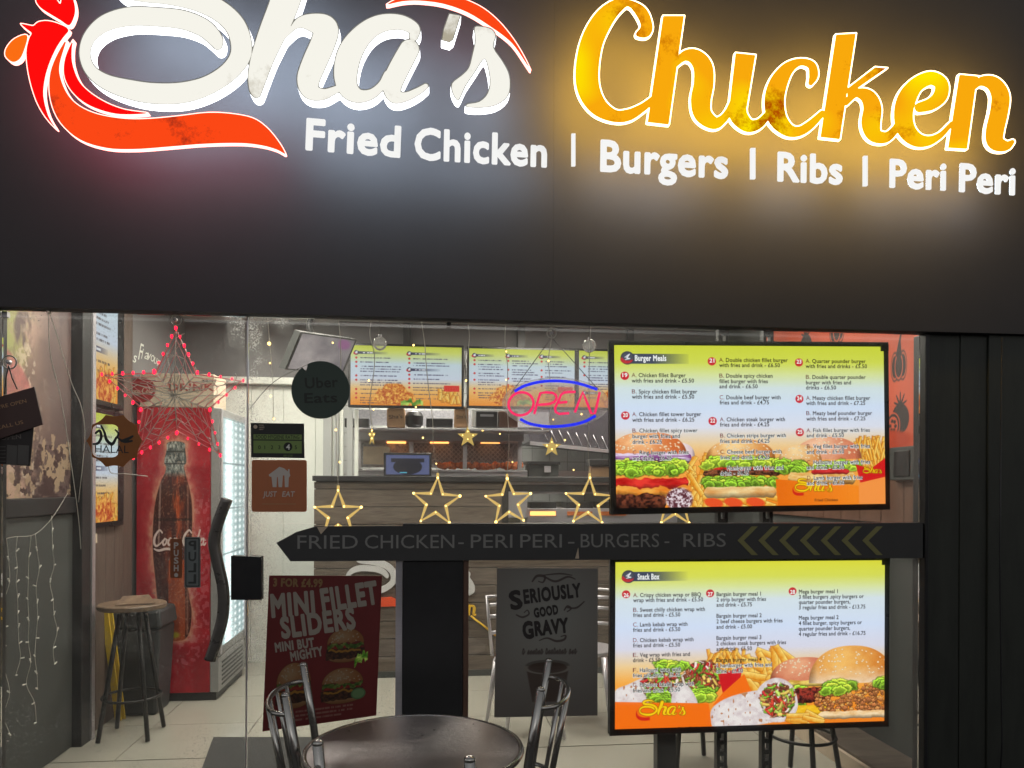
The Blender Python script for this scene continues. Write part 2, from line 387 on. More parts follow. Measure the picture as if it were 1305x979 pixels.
def textY(mb, s, a, b, cap_px, Y, bold=0.0, shear=0.0, depth=None, mirror=False, fit=True):
    """text on the plane Y from pixel a (left baseline) to pixel b (right baseline)"""
    p0 = onY(*a, Y); p1 = onY(*b, Y); U = (p1-p0).normalized(); V = Vector((-U.z, 0, U.x))
    c = (onY(a[0], a[1]-cap_px, Y)-p0).length
    dv = Vector((0, depth, 0)) if depth else None
    return put_text(mb, s, p0, U, V, cap=c, width=(p1-p0).length if fit else None, size=c, bold=bold, shear=shear, depth=dv, mirror=mirror)

# ------------------------------------------------------------------ 2-D strokes, signed distance and contours (for the hand drawn lettering)
def dense(pts, closed=False, n=6):
    P = [tuple(p) for p in pts]; out = []; N = len(P)
    rng = range(N) if closed else range(N-1)
    for i in rng:
        p0 = P[(i-1) % N] if (closed or i > 0) else P[0]; p1 = P[i]; p2 = P[(i+1) % N]; p3 = P[(i+2) % N] if (closed or i < N-2) else P[-1]
        for k in range(n):
            t = k/n
            out.append(tuple(.5*((2*b)+(-a+c)*t+(2*a-5*b+4*c-d)*t*t+(-a+3*b-3*c+d)*t**3) for a, b, c, d in zip(p0, p1, p2, p3)))
    if not closed: out.append(P[-1])
    return out
def sd_stroke(X, Y, pts):
    d = np.full(X.shape, 1e6)
    for (x0, y0, r0), (x1, y1, r1) in zip(pts[:-1], pts[1:]):
        dx, dy = x1-x0, y1-y0; L = dx*dx+dy*dy+1e-9
        t = np.clip(((X-x0)*dx+(Y-y0)*dy)/L, 0, 1)
        d = np.minimum(d, np.hypot(X-x0-t*dx, Y-y0-t*dy)-(r0+(r1-r0)*t))
    return d
def sd_poly(X, Y, pts):
    d = np.full(X.shape, 1e6); ins = np.zeros(X.shape, bool); n = len(pts)
    for i in range(n):
        x0, y0 = pts[i][:2]; x1, y1 = pts[(i+1) % n][:2]; dx, dy = x1-x0, y1-y0; L = dx*dx+dy*dy+1e-9
        t = np.clip(((X-x0)*dx+(Y-y0)*dy)/L, 0, 1); d = np.minimum(d, np.hypot(X-x0-t*dx, Y-y0-t*dy))
        if y0 != y1:
            c = ((y0 > Y) != (y1 > Y)) & (X < (x1-x0)*(Y-y0)/(y1-y0)+x0); ins ^= c
    return np.where(ins, -d, d)
def contours(F, x0, y0, st, tol=.12):
    H, Wd = F.shape; F = np.where(np.abs(F) < 1e-6, 1e-6, F); I = F < 0
    mixed = (I[:-1, :-1].astype(int)+I[1:, :-1]+I[:-1, 1:]+I[1:, 1:]); J, K = np.where((mixed > 0) & (mixed < 4))
    nxt = {}; pos = {}
    def e(j, i, kind):
        key = (kind, j, i)
        if key not in pos:
            if kind == 'h': a, b = F[j, i], F[j, i+1]; t = a/(a-b); pos[key] = (float(x0+(i+t)*st), float(y0+j*st))
            else: a, b = F[j, i], F[j+1, i]; t = a/(a-b); pos[key] = (float(x0+i*st), float(y0+(j+t)*st))
        return key
    for j, i in zip(J.tolist(), K.tolist()):
        c = (I[j, i], I[j, i+1], I[j+1, i+1], I[j+1, i])
        ed = [e(j, i, 'h') if c[0] != c[1] else None, e(j, i+1, 'v') if c[1] != c[2] else None, e(j+1, i, 'h') if c[2] != c[3] else None, e(j, i, 'v') if c[3] != c[0] else None]
        # walk corners clockwise; from an edge where we leave the inside to the edge where we enter it
        for k in range(4):
            if c[k] and not c[(k+1) % 4]:
                q = (k+1) % 4
                while not (not c[q] and c[(q+1) % 4]): q = (q+1) % 4
                nxt[ed[k]] = ed[q]
    loops = []
    while nxt:
        s = next(iter(nxt)); lp = []; k = s
        while k in nxt: lp.append(pos[k]); k = nxt.pop(k)
        if len(lp) > 5:
            P = lp; ch = True
            for it in range(3):   # drop nearly straight points
                Q = []; i = 0; n = len(P)
                while i < n:
                    a = Q[-1] if Q else P[-1]; b = P[i]; c = P[(i+1) % n]
                    L = math.hypot(c[0]-a[0], c[1]-a[1]) or 1e-9
                    dd = abs((c[0]-a[0])*(a[1]-b[1])-(a[0]-b[0])*(c[1]-a[1]))/L
                    if dd > tol*(it+1)/3 or L > 9*st: Q.append(b)
                    i += 1
                P = Q
            if len(P) > 3: loops.append(P)
    return loops
def area(l): return .5*sum(l[i][0]*l[(i+1) % len(l)][1]-l[(i+1) % len(l)][0]*l[i][1] for i in range(len(l)))
def loops_mesh(loops, Yf, Yb, cap=True, sides=True, tf=None):
    """caps at Yf and walls back to Yb; loops in photo pixels on the plane Yf"""
    mb = MB(); tf = tf or (lambda x, y: onY(x, y, Yf))
    if not loops: return mb
    sgn = area(max(loops, key=lambda l: abs(area(l))))
    outs = [l for l in loops if area(l)*sgn > 0]; holes = [l for l in loops if area(l)*sgn <= 0]
    for o in outs:
        xs = np.array([[p[0]] for p in o])
        mine = [h for h in holes if sd_poly(np.array([h[0][0]]), np.array([h[0][1]]), o)[0] < 0]
        grp = [o]+mine; V3 = [[Vector((p[0], p[1], 0)) for p in l] for l in grp]; flat = [p for l in grp for p in l]
        if cap:
            tris = tessellate_polygon(V3); mb.add([tf(*p) for p in flat], [tuple(t) for t in tris])
        if sides:
            for l in grp:
                n = len(l); f = [tf(*p) for p in l]; b = [Vector((p.x, Yb, p.z)) for p in f]
                mb.add(f+b, [(i, (i+1) % n, n+(i+1) % n, n+i) for i in range(n)], True)
    return mb

Z1 = lambda p: [(x/3.2625, y/3.2625, r/3.2625) for x, y, r in p]
Z2 = lambda p: [(350+x/3.2625, y/3.2625, r/3.2625) for x, y, r in p]
Z3 = lambda p: [(700+x/3.7667, y/3.7667, r/3.7667) for x, y, r in p]
Z4 = lambda p: [(980+x/3.4954, y/3.4954, r/3.4954) for x, y, r in p]
z0 = lambda f, p: [q[:2] for q in f([(x, y, 0) for x, y in p])]
def sdf_sha(X, Y):
    S = Z1([(905,188,22),(893,160,34),(845,115,40),(760,82,42),(650,70,42),(540,68,42),(440,95,38),(375,150,30),(352,220,26),(375,290,27),(440,340,34),(540,372,43),(640,388,46),(760,385,46),(870,352,42),(960,290,42),(1003,215,46),(985,120,46),(920,50,46),(820,2,46),(700,-25,46),(600,-35,46),(520,-55,46),(500,-110,46),(560,-160,42),(680,-180,36),(800,-165,28),(900,-130,12)])
    stem = Z1([(1215,-95,66),(1180,20,64),(1135,130,60),(1095,230,52),(1072,310,44),(1064,365,32),(1066,388,22)])
    hum = Z2([(72,118,12),(110,92,26),(165,95,42),(212,118,54),(200,180,54),(165,260,54),(140,330,50),(150,378,38),(200,392,26),(255,372,18),(300,350,16)])
    low = Z2([(-45,230,26),(-10,195,22),(30,150,20),(72,118,14)])
    a1 = Z2([(578,150,22),(578,118,28),(520,92,34),(440,98,40),(370,140,46),(315,215,54),(295,300,52),(305,365,44),(345,398,32),(400,392,24),(445,355,20),(470,310,20)])
    a2 = Z2([(560,205,44),(530,260,46),(500,320,46),(488,360,42),(500,400,32),(545,402,22),(595,380,18),(628,358,14)])
    d = sd_stroke(X, Y, dense(S))
    for s in (stem, hum, low, a1, a2): d = np.minimum(d, sd_stroke(X, Y, dense(s)))
    return d
def sdf_apos(X, Y): return sd_poly(X, Y, z0(Z2, [(724,53),(776,62),(744,165),(728,178),(692,168),(700,120)]))
def sdf_s(X, Y):
    return sd_poly(X, Y, dense(z0(Z2, [(828,112),(865,108),(905,120),(922,150),(912,195),(948,250),(975,300),(982,350),(972,400),(925,438),(860,450),(797,446),(800,430),(850,420),(884,385),(893,330),(880,262),(868,250),(835,300),(795,360),(765,420),(738,388),(735,345),(775,312),(805,280),(820,225),(832,165)]), True, 3))
def sdf_chicken(X, Y):
    st = [Z3([(430,162,16),(462,148,32),(466,110,30),(440,55,30),(385,15,18),(330,25,34),(262,90,50),(205,200,56),(182,330,58),(190,430,56),(235,510,46),(310,555,32),(380,552,30),(450,515,22),(500,475,18)]),
          Z3([(606,310,14),(650,268,26),(700,272,38),(738,320,48),(742,400,50),(728,480,50),(738,548,44),(790,590,32),(830,575,24),(862,535,20),(880,490,16)]),
          Z3([(905,520,44),(912,560,44),(955,602,34),(1005,595,26),(1045,555,20),(1070,510,12)]),
          Z4([(188,368,14),(200,335,22),(190,290,20),(140,276,18),(85,305,30),(45,365,42),(25,440,46),(35,520,44),(80,575,32),(130,586,24),(180,560,22),(238,505,16)]),
          Z4([(345,455,16),(390,415,20),(440,430,34),(462,480,42),(455,550,44),(470,600,34),(520,612,26),(560,580,20),(590,530,16)]),
          Z4([(672,478,24),(725,462,30),(765,425,34),(768,372,32),(720,348,32),(655,380,36),(615,440,44),(600,510,44),(612,575,42),(655,620,34),(710,628,24),(765,602,16),(815,550,12)]),
          Z4([(905,395,14),(945,362,22),(1000,372,34),(1032,425,42),(1026,500,42),(1008,580,42),(1010,632,38),(1055,650,24),(1085,632,12)])]
    po = [z0(Z3, [(545,74),(650,74),(576,600),(470,588)]), z0(Z3, [(893,252),(993,262),(950,520),(862,520)]),
          z0(Z4, [(298,152),(390,147),(318,622),(228,612)]), z0(Z4, [(345,395),(472,297),(530,302),(410,385),(350,430)]), z0(Z4, [(848,330),(935,338),(925,375),(885,665),(797,660)])]
    d = np.full(X.shape, 1e6)
    for s in st: d = np.minimum(d, sd_stroke(X, Y, dense(s)))
    for p in po: d = np.minimum(d, sd_poly(X, Y, p))
    return d
def field(fn, x0, y0, x1, y1, st=1.0):
    X, Y = np.meshgrid(np.arange(x0, x1, st), np.arange(y0, y1, st)); return fn(X, Y)

# ------------------------------------------------------------------ painter for flat prints and screens
_rng = np.random.RandomState(3); _T = _rng.rand(256, 256)
def vn(x, y, seed=0):
    x = x+seed*17.3; y = y+seed*9.7; xi = np.floor(x).astype(int); yi = np.floor(y).astype(int); fx = x-xi; fy = y-yi
    fx = fx*fx*(3-2*fx); fy = fy*fy*(3-2*fy); g = lambda a, b: _T[b % 256, a % 256]
    return (g(xi, yi)*(1-fx)+g(xi+1, yi)*fx)*(1-fy)+(g(xi, yi+1)*(1-fx)+g(xi+1, yi+1)*fx)*fy
def fbm(x, y, seed=0, o=4):
    s = 0; a = .5; t = 0
    for i in range(o): s = s+a*vn(x*2**i, y*2**i, seed+i); t += a; a *= .55
    return s/t
def lerp(a, b, t):
    a = np.asarray(a, float); b = np.asarray(b, float); t = np.asarray(t)[..., None]; return a*(1-t)+b*t
def ell(X, Y, cx, cy, rx, ry, rot=0, soft=.8):
    c, s = math.cos(rot), math.sin(rot); u = (X-cx)*c+(Y-cy)*s; v = -(X-cx)*s+(Y-cy)*c
    return np.clip(.5-(np.hypot(u/rx, v/ry)-1)*min(rx, ry)/soft, 0, 1)
def sdm(d, soft=.7): return np.clip(.5-d/soft, 0, 1)
class Cv:
    def __init__(s, x0, y0, x1, y1, k, base=(0, 0, 0)):
        W_, H_ = int((x1-x0)*k), int((y1-y0)*k); s.X, s.Y = np.meshgrid(x0+(np.arange(W_)+.5)/k, y0+(np.arange(H_)+.5)/k)
        s.a = np.zeros((H_, W_, 3))+np.array(base, float)
        s.x0, s.y0, s.k = x0, y0, k
    def put(s, m, col):
        m = m[..., None]; s.a[...] = s.a*(1-m)+np.asarray(col, float)*m
    def win(s, x0, y0, x1, y1):
        H_, W_ = s.X.shape; i0 = max(0, int((x0-s.x0)*s.k)-1); i1 = min(W_, int((x1-s.x0)*s.k)+2); j0 = max(0, int((y0-s.y0)*s.k)-1); j1 = min(H_, int((y1-s.y0)*s.k)+2)
        if i1 <= i0 or j1 <= j0: return None
        w = Cv.__new__(Cv); w.X = s.X[j0:j1, i0:i1]; w.Y = s.Y[j0:j1, i0:i1]; w.a = s.a[j0:j1, i0:i1]; w.k = s.k; w.x0 = s.x0+i0/s.k; w.y0 = s.y0+j0/s.k; return w
    def grad(s, stops):
        ys = [q[0] for q in stops]; s.a = np.stack([np.interp(s.Y, ys, [q[1][i] for q in stops]) for i in range(3)], -1)
def lettuce(c, cx, cy, w, h, seed):
    c = c.win(cx-w/2-3, cy-h*2-3, cx+w/2+3, cy+h*2+3)
    if c is None: return
    X = c.X; Y = c.Y+(vn(X/4, X*0+seed, seed)-.5)*h*1.1+(vn(X/1.7, X*0, seed+5)-.5)*h*.5
    m = sdm(np.maximum(np.abs(X-cx)-w/2, np.abs(Y-cy)-h/2), 1.2); n = fbm(X/6, c.Y/3.5, seed, 5)
    c.put(m, lerp((58, 120, 18), (205, 232, 110), np.clip((n-.3)*2.3, 0, 1)))
def burger(c, cx, cy, w, h, seed, bun=(214, 130, 62), hi=(250, 205, 150), crisp=False, onion=False):
    c = c.win(cx-.56*w-4, cy-.6*h-4, cx+.56*w+4, cy+.6*h+4)
    if c is None: return
    X = c.X+(vn(c.X/5, c.Y/5, seed)-.5)*3; Y = c.Y+(vn(c.X/4, c.Y/6, seed+1)-.5)*3; n = fbm(c.X/2.5, c.Y/2.5, seed, 4)
    c.put(ell(c.X, c.Y, cx, cy+.34*h, .46*w, .15*h), lerp((188, 110, 50), (246, 208, 150), np.clip((cy+.5*h-c.Y)/(.2*h), 0, 1)))
    m = sdm(np.maximum(np.abs(X-cx)-.46*w, np.abs(Y-(cy+.24*h))-.1*h)-2, 1)
    c.put(m, lerp((165, 70, 25), (246, 170, 95), np.clip((n-.3)*2.3, 0, 1)) if crisp else lerp((45, 22, 18), (135, 75, 45), np.clip((n-.3)*2.2, 0, 1)))
    c.put(sdm(np.maximum(np.abs(X-cx)-.44*w, np.abs(Y-(cy+.13*h)-np.abs(np.sin(c.X/9+seed))*3)-.03*h), 1), (250, 178, 50))
    c.put(sdm(np.maximum(np.abs(X-cx)-.42*w, np.abs(Y-(cy+.06*h))-.035*h), 1), lerp((190, 25, 20), (235, 70, 50), n))
    if onion: c.put(sdm(np.maximum(np.abs(X-cx)-.43*w, np.abs(Y-(cy-.08*h))-.03*h), 1), lerp((130, 60, 130), (225, 200, 225), (np.sin(c.Y*1.4)+1)/2))
    lettuce(c, cx, cy+.0*h, w*.98, .12*h, seed+2)
    m = ell(c.X, c.Y, cx, cy-.04*h, .5*w, .42*h)*np.clip((cy-.05*h-Y)/1.2+.5, 0, 1)
    t = np.clip(1-np.hypot((c.X-cx+.12*w)/(.5*w), (c.Y-(cy-.24*h))/(.3*h)), 0, 1)
    c.put(m, lerp(bun, hi, np.clip(t*1.1+(n-.5)*.2, 0, 1)))
    rg = np.random.RandomState(seed)
    for k in range(int(w*.5)):
        a = rg.rand()*2-1; b = rg.rand(); sx = cx+a*.42*w; sy = cy-.04*h-(.08+.3*b)*h*math.sqrt(max(0, 1-a*a))
        q = c.win(sx-2, sy-2, sx+2, sy+2)
        if q is not None: q.put(ell(q.X, q.Y, sx, sy, 1.3, .8, rg.rand()*3, .8), (255, 236, 200))
def fries(c, x0, y0, x1, y1, n, seed, ang=(.9, 2.2), L=(10, 22), hw=2.2):
    rg = np.random.RandomState(seed)
    for k in range(n):
        a = ang[0]+(ang[1]-ang[0])*rg.rand(); x = x0+(x1-x0)*rg.rand(); y = y0+(y1-y0)*rg.rand(); l = L[0]+(L[1]-L[0])*rg.rand()
        q = c.win(x-l/2-4, y-l/2-4, x+l/2+4, y+l/2+4)
        if q is None: continue
        u = (q.X-x)*math.cos(a)+(q.Y-y)*math.sin(a); v = -(q.X-x)*math.sin(a)+(q.Y-y)*math.cos(a)
        q.put(sdm(np.maximum(np.abs(u)-l/2, np.abs(v)-hw)-.5, .8)*.6, (150, 76, 10)); q.put(sdm(np.maximum(np.abs(u)-l/2, np.abs(v)-hw), .8), lerp((228, 140, 30), (255, 220, 120), np.clip((-v+hw)/(2*hw)+(fbm(q.X/4, q.Y/4, k % 9, 2)-.5)*.6, 0, 1)))
def filling(c, cx, cy, rx, ry, seed, rot=0):
    c = c.win(cx-rx*1.2-4, cy-ry*1.2-4, cx+rx*1.2+4, cy+ry*1.2+4)
    if c is None: return
    rg = np.random.RandomState(seed); co, si = math.cos(rot), math.sin(rot); c.put(ell(c.X, c.Y, cx, cy, rx, ry, rot, 2), (92, 44, 30))
    cols = [(150, 78, 50), (112, 56, 38), (178, 110, 78), (214, 58, 44), (190, 38, 40), (130, 184, 50), (186, 216, 90), (232, 206, 196), (240, 190, 90), (96, 150, 40)]
    for k in range(int(rx*ry*.42)):
        a = rg.rand()*6.283; q = math.sqrt(rg.rand())*.95; u, v = math.cos(a)*q*rx, math.sin(a)*q*ry; x = cx+u*co-v*si; y = cy+u*si+v*co
        an = rg.rand()*3.14; L = 1.5+rg.rand()*3.5; r = .9+rg.rand()*1.1; col = np.array(cols[rg.randint(len(cols))])*(.8+.3*rg.rand()); w = c.win(x-L-3, y-L-3, x+L+3, y+L+3)
        if w is None: continue
        P = [(x-L*math.cos(an), y-L*math.sin(an), r), (x+rg.rand()*1.5, y+rg.rand()*1.5, r), (x+L*math.cos(an), y+L*math.sin(an), r*.7)]
        w.put(sdm(sd_stroke(w.X, w.Y+.7, [(p[0], p[1]+1.2, p[2]+.3) for p in P]), .7)*.55, col*.4); w.put(sdm(sd_stroke(w.X, w.Y, P), .7), col); w.put(sdm(sd_stroke(w.X, w.Y, [(p[0], p[1]-.4, p[2]*.35) for p in P]), .7)*.5, np.clip(col*1.5+20, 0, 255))
def leafy(c, x0, x1, y0, y1, seed):
    """frilly lettuce: overlapping ruffles drawn one over the other"""
    rg = np.random.RandomState(seed); n = int((x1-x0)*(y1-y0)/16)
    for k in range(n):
        t = k/n; x = x0+(x1-x0)*rg.rand(); y = y0+(y1-y0)*(t*.8+.2*rg.rand()); r = 3+rg.rand()*3.2; w = c.win(x-r*1.6-2, y-r*1.3-2, x+r*1.6+2, y+r*1.3+2)
        if w is None: continue
        th = np.arctan2(w.Y-y, w.X-x); ph = rg.rand()*6; rr = r*(.8+.6*vn(th*1.6+ph, w.X*0+k, 3)+.07*np.sin(th*11+ph)); d = np.hypot((w.X-x)/1.35, w.Y-y)-rr
        b = np.array((150, 200, 48))*(.7+.5*rg.rand()); w.put(sdm(d-1.0, .8)*.4, b*.42); sh = np.clip((y+r-w.Y)/(2*r), 0, 1)
        w.put(sdm(d, .8), lerp(b*.55, np.clip(b*1.32+14, 0, 255), np.clip(sh*.6+.5*np.exp(-((d+1)/1.1)**2), 0, 1)))
def bun(c, cx, cy, rx, ry, seed, col=(206, 122, 56), hi=(252, 210, 150), sesame=True, pale=0.0):
    c = c.win(cx-rx-4, cy-ry-4, cx+rx+4, cy+6)
    if c is None: return
    u = (c.X-cx)/rx; v = (cy-c.Y)/ry; m = sdm((np.abs(u)**2.3+np.abs(np.clip(v, 0, 9))**2.1-1)*min(rx, ry)*.5, .9)*np.clip(.5+(cy+1.5*np.sqrt(np.clip(1-u*u, 0, 1))-c.Y)/1.2, 0, 1)
    n = fbm(c.X/7, c.Y/5, seed, 4); t = np.clip(1.15-np.hypot(u+.25, (v-.62)*.9)*1.15+(n-.5)*.45, 0, 1); k = lerp(col, hi, t); k = lerp(k, (250, 232, 212), np.clip(pale*(1-v*2.2)+(n-.5)*.3, 0, 1)*(pale > 0)); k = k*(1-.35*np.clip(np.abs(u)-.8, 0, .2)/.2)[..., None]
    c.put(m, k)
    rg = np.random.RandomState(seed)
    if sesame:
        for q in range(int(rx*1.3)):
            a = rg.rand()*1.7-.85; b = .22+.7*rg.rand(); 
            if abs(a)**2.3+b**2.1 > .9: continue
            w = c.win(cx+a*rx-2, cy-b*ry-2, cx+a*rx+2, cy-b*ry+2)
            if w is not None: w.put(ell(w.X, w.Y+.5, cx+a*rx, cy-b*ry+.5, 1.3, .8, a, .8)*.5, (120, 60, 20)); w.put(ell(w.X, w.Y, cx+a*rx, cy-b*ry, 1.2, .75, a, .8), (255, 238, 205))
def band(c, x0, x1, y0, y1, ca, cb, seed, amp=2.0, sc=(9, 4), contrast=2.2):
    w = c.win(x0-4, y0-6, x1+4, y1+8)
    if w is None: return
    yy = w.Y+(fbm(w.X/9, w.X*0+seed, seed, 3)-.5)*amp*2; n = fbm(w.X/sc[0], w.Y/sc[1], seed, 5); e = np.clip((w.X-x0)/4, 0, 1)*np.clip((x1-w.X)/4, 0, 1); mid = (y0+y1)/2; h = (y1-y0)/2*np.sqrt(e)+.01
    sh = 1-.5*np.clip((yy-mid)/h, 0, 1)[..., None]; w.put(sdm(np.abs(yy-mid)-h, .9)*(e > 0), lerp(ca, cb, np.clip((n-.5)*contrast+.5, 0, 1))*sh)
def crumbs(c, cx, cy, rx, ry, seed):
    c = c.win(cx-rx-4, cy-ry-5, cx+rx+4, cy+ry+5)
    if c is None: return
    rg = np.random.RandomState(seed)
    for k in range(int(rx*ry*.32)):
        a = rg.rand()*6.283; q = math.sqrt(rg.rand()); x = cx+math.copysign(abs(math.cos(a))**.7, math.cos(a))*q*rx; y = cy+math.copysign(abs(math.sin(a))**.7, math.sin(a))*q*ry; r = 1.2+rg.rand()*2.2; w = c.win(x-r-2, y-r-2, x+r+2, y+r+2)
        if w is None: continue
        b = np.array((226, 128, 66))*(.62+.55*rg.rand()); d = np.hypot((w.X-x), (w.Y-y)*1.15)-r*(1+.2*np.sin(np.arctan2(w.Y-y, w.X-x)*5+k)); w.put(sdm(d-.7, .8)*.6, b*.35); w.put(sdm(d, .8), lerp(b*.75, np.clip(b*1.25+24, 0, 255), np.clip((y+r*.4-w.Y)/(1.6*r)+.3, 0, 1)))
def tortilla(c, pts, seed):
    d = sd_poly(c.X, c.Y, dense(pts, True, 5)); n = fbm(c.X/6, c.Y/6, seed, 4)
    c.put(sdm(d, 1.2), lerp((238, 228, 226), (214, 196, 198), np.clip((n-.35)*2+np.exp(np.clip(d, -30, 0)/3)*.6, 0, 1)))
    c.put(sdm(d, 1.2)*(vn(c.X/3, c.Y/5, seed+4) > .86), (190, 130, 90))
def logo(c, ox, oy, k, col=(250, 205, 20), swoosh=(210, 30, 25)):
    c = c.win(ox+2*k, oy-70*k, ox+680*k, oy+215*k)
    if c is None: return
    X = (c.X-ox)/k; Y = (c.Y-oy)/k
    sw = [p[:2] for p in Z1([(x, y, 0) for x, y in [(275,165),(230,240),(205,320),(210,420),(250,510),(330,580),(440,615),(560,620),(740,608),(740,482),(620,493),(520,493),(410,475),(330,440),(280,390),(250,320),(248,260)]])]
    c.put(sdm(sd_poly(X, Y, sw)*k, .8), swoosh)
    d = np.minimum(np.minimum(sdf_sha(X, Y), sdf_apos(X, Y)), sdf_s(X, Y))*k
    c.put(sdm(d-.5, .8), (150, 90, 10)); c.put(sdm(d+.1, .8), col)
def mark(c, cx, cy, r):
    c.put(ell(c.X, c.Y, cx, cy, r, r), (60, 62, 75)); c.put(ell(c.X, c.Y, cx, cy, r*.8, r*.8), (72, 76, 92))
    c.put(ell(c.X, c.Y, cx-1, cy+r*.25, r*.9, r*.6)*(1-ell(c.X, c.Y, cx+1, cy-r*.35, r*.95, r*.75)), (190, 40, 55))
    c.put(sdm(sd_stroke(c.X, c.Y, [(cx-r*.35, cy-r*.1, .5), (cx+r*.3, cy-r*.55, .7), (cx-r*.1, cy, .8), (cx+r*.35, cy+r*.1, .6), (cx-r*.3, cy+r*.25, .5)])), (235, 235, 240))
# ================================================================== SETTING
def struct(name, mb, m, label=None, bevel=0): return tag(obj(name, mb, m, bevel=bevel), label, None, None, 'structure')
XL, XR, YB, ZC = -2.02, 2.42, 5.6, 2.82        # side walls, kitchen back wall, ceiling
ob_ = thing('unseen_terrace', 'dark brick terrace on the far side of the street, behind the camera', 'building', (0, -17, 0))  # added behind the camera, blocks sky reflections in the window glass
obj('wall', BX(-30, 30, -19, -17, -.14, 5.6), mat('dark_brick', (.10, .06, .05), .9, var=.3, scale=8), ob_)
for i in range(-9, 10):
    for z_ in (1.0, 2.9): obj('window', BX(i*3-.6, i*3+.6, -16.98, -16.94, z_, z_+1.5), M['glass'] if False else M['bezel'], ob_)
road = struct('road', BX(-40, 40, -60, -3.6, -.3, -.14), M['asphalt'])
struct('pavement', BX(-40, 40, -3.6, .06, -.25, -.004), M['paving'])
struct('kerb', BX(-40, 40, -3.72, -3.605, -.3, .0), M['paving'])
fl = struct('shop_floor', BX(XL, XR, .06, YB, -.1, -.002), M['grout'])
TS = .6; tsrc = None
ti = 0
for i in range(-4, 5):
    for j in range(2, 7):
        x0 = i*TS+.12; y0 = j*TS+.2
        a, b = max(x0, XL), min(x0+TS-.005, XR)
        if b-a < .05 or y0 > 3.6: continue
        t = obj('floor_tile', BX(a, b, y0, y0+TS-.005, -.001, .004+random.random()*.0006), M['tile'], fl)
tag(obj('floor_tile', BX(XL, XR, .07, 1.39, -.001, .004), M['tile'], fl))
struct('ceiling', BX(XL-.1, XR+.1, .05, YB+.1, ZC, ZC+.1), M['ceiling'])
wlft = struct('left_wall', BX(XL-.1, XL, .05, YB, 0, ZC), M['grey_wall'])
struct('right_wall', BX(XR, XR+.1, .05, YB, 0, ZC), M['char_wall'])
struct('kitchen_back_wall', BX(XL, XR, YB, YB+.1, 0, ZC), M['grey_wall'])
XC0 = onY(400, 700, 3.03).x                     # left end of the counter
YW = 3.62
# white panelled partition left of the counter
pw = struct('white_partition', BX(XL, XC0+.12, YW+.02, YW+.1, 0, 2.30), M['white_wall'])
x = XL
while x < XC0+.12:
    e = min(x+.26, XC0+.12)
    obj('wall_panel', BX(x+.0015, e-.0015, YW, YW+.019, .0, 2.29), M['white_wall'], pw); x += .26
struct('upper_partition', BX(XL, XC0+.3, YW-.02, YW+.1, 2.36, ZC), M['grey_wall'])
obj('ledge', BX(XL, XC0+.12, YW-.08, YW+.1, 2.302, 2.357), M['white_wall'], pw, bevel=.004)
struct('bulkhead', BX(XC0+.12, XR, 3.50, 3.6, 2.62, ZC), M['grey_wall'])

# ------------------------------------------------------------------ left side wall: mural, dark dado, post, wood cladding, two menu screens
def xw(px, py, X=XL): return onX(px, py, X)
yp0 = xw(88, 640).y; yp1 = xw(105, 640).y
zM = xw(40, 634.5).z
mc = Cv(-60, 380, 100, 660, 2.2)
n = fbm(mc.X/40, mc.Y/60, 3, 5); n2 = fbm(mc.X/14, mc.Y/22, 9, 5); n3 = fbm(mc.X/4, mc.Y/11, 15, 5)
mc.a = lerp((118, 92, 82), (205, 170, 150), np.clip((n-.3)*2.2, 0, 1))
mc.put(np.clip((n2-.52)*6, 0, 1)*np.clip(1-np.abs(mc.X-30)/34, 0, 1), (160, 168, 92))
mc.put(np.clip((fbm(mc.X/12, mc.Y/40, 31)-.5)*7, 0, 1)*np.clip((mc.X-22)/20, 0, 1), (98, 76, 72))
mc.put(np.clip((n3-.6)*14, 0, 1)*np.clip(1-np.abs(mc.X-55)/28, 0, 1)*np.clip((mc.Y-420)/60, 0, 1), (214, 196, 172))
mc.put(np.clip((mc.X-52)/26, 0, 1)*.75, (96, 78, 78))
mc.put(ell(mc.X, mc.Y, 34, 520, 20, 48, -.35, 3)*(n3*.6+.4), (196, 108, 104)); mc.put(ell(mc.X, mc.Y, 40, 560, 15, 34, .3, 6)*np.clip((n3-.35)*4, 0, 1), (150, 160, 80))
mc.put(sdm(np.abs(np.hypot(mc.X-2, (mc.Y-600)*1.1)-30)-3), (196, 150, 100)); mc.put(sdm(np.abs(np.hypot(mc.X+6, (mc.Y-606))-16)-2.4), (206, 168, 120))
mc.put(((fbm(mc.X/5, mc.Y/14, 41, 4) > .58) & (mc.Y > 575) & (mc.X > 15))*.9, (176, 152, 124)); mc.put(((fbm(mc.X/6, mc.Y/12, 44, 4) > .56) & (mc.Y > 590))*.9, (66, 44, 44))
mural = thing('mural_panel', 'faded food mural panel in a dark frame on the left side wall', 'mural', (XL, 1.0, zM))
y0 = .12; ym = yp0-.02
obj('backing_board', BX(XL+.002, XL+.014, y0, ym, zM, 2.55), M['frame'], mural)
quad_uv('print', [Vector((XL+.017, y0, 2.5)), Vector((XL+.017, ym, 2.5)), Vector((XL+.017, ym, zM)), Vector((XL+.017, y0, zM))], img_mat('mural_print', mc.a, albedo=.72), mural)
obj('frame_rail', BX(XL+.003, XL+.04, y0, ym+.02, zM-.09, zM-.002), M['frame'], mural, bevel=.004)
dado = tag(obj('dado_panel', BX(XL+.002, XL+.02, .1, yp0-.002, .01, zM-.095), M['char_wall']), 'plain dark grey lower wall panel under the food mural', 'wall panel')
post = thing('wall_post', 'tall black post with a pale strip between mural and wood cladding', 'post', (XL, yp0, 0))
obj('post_core', BX(XL+.001, XL+.07, yp0, yp1-.05, 0, ZC), M['frame'], post, bevel=.004)
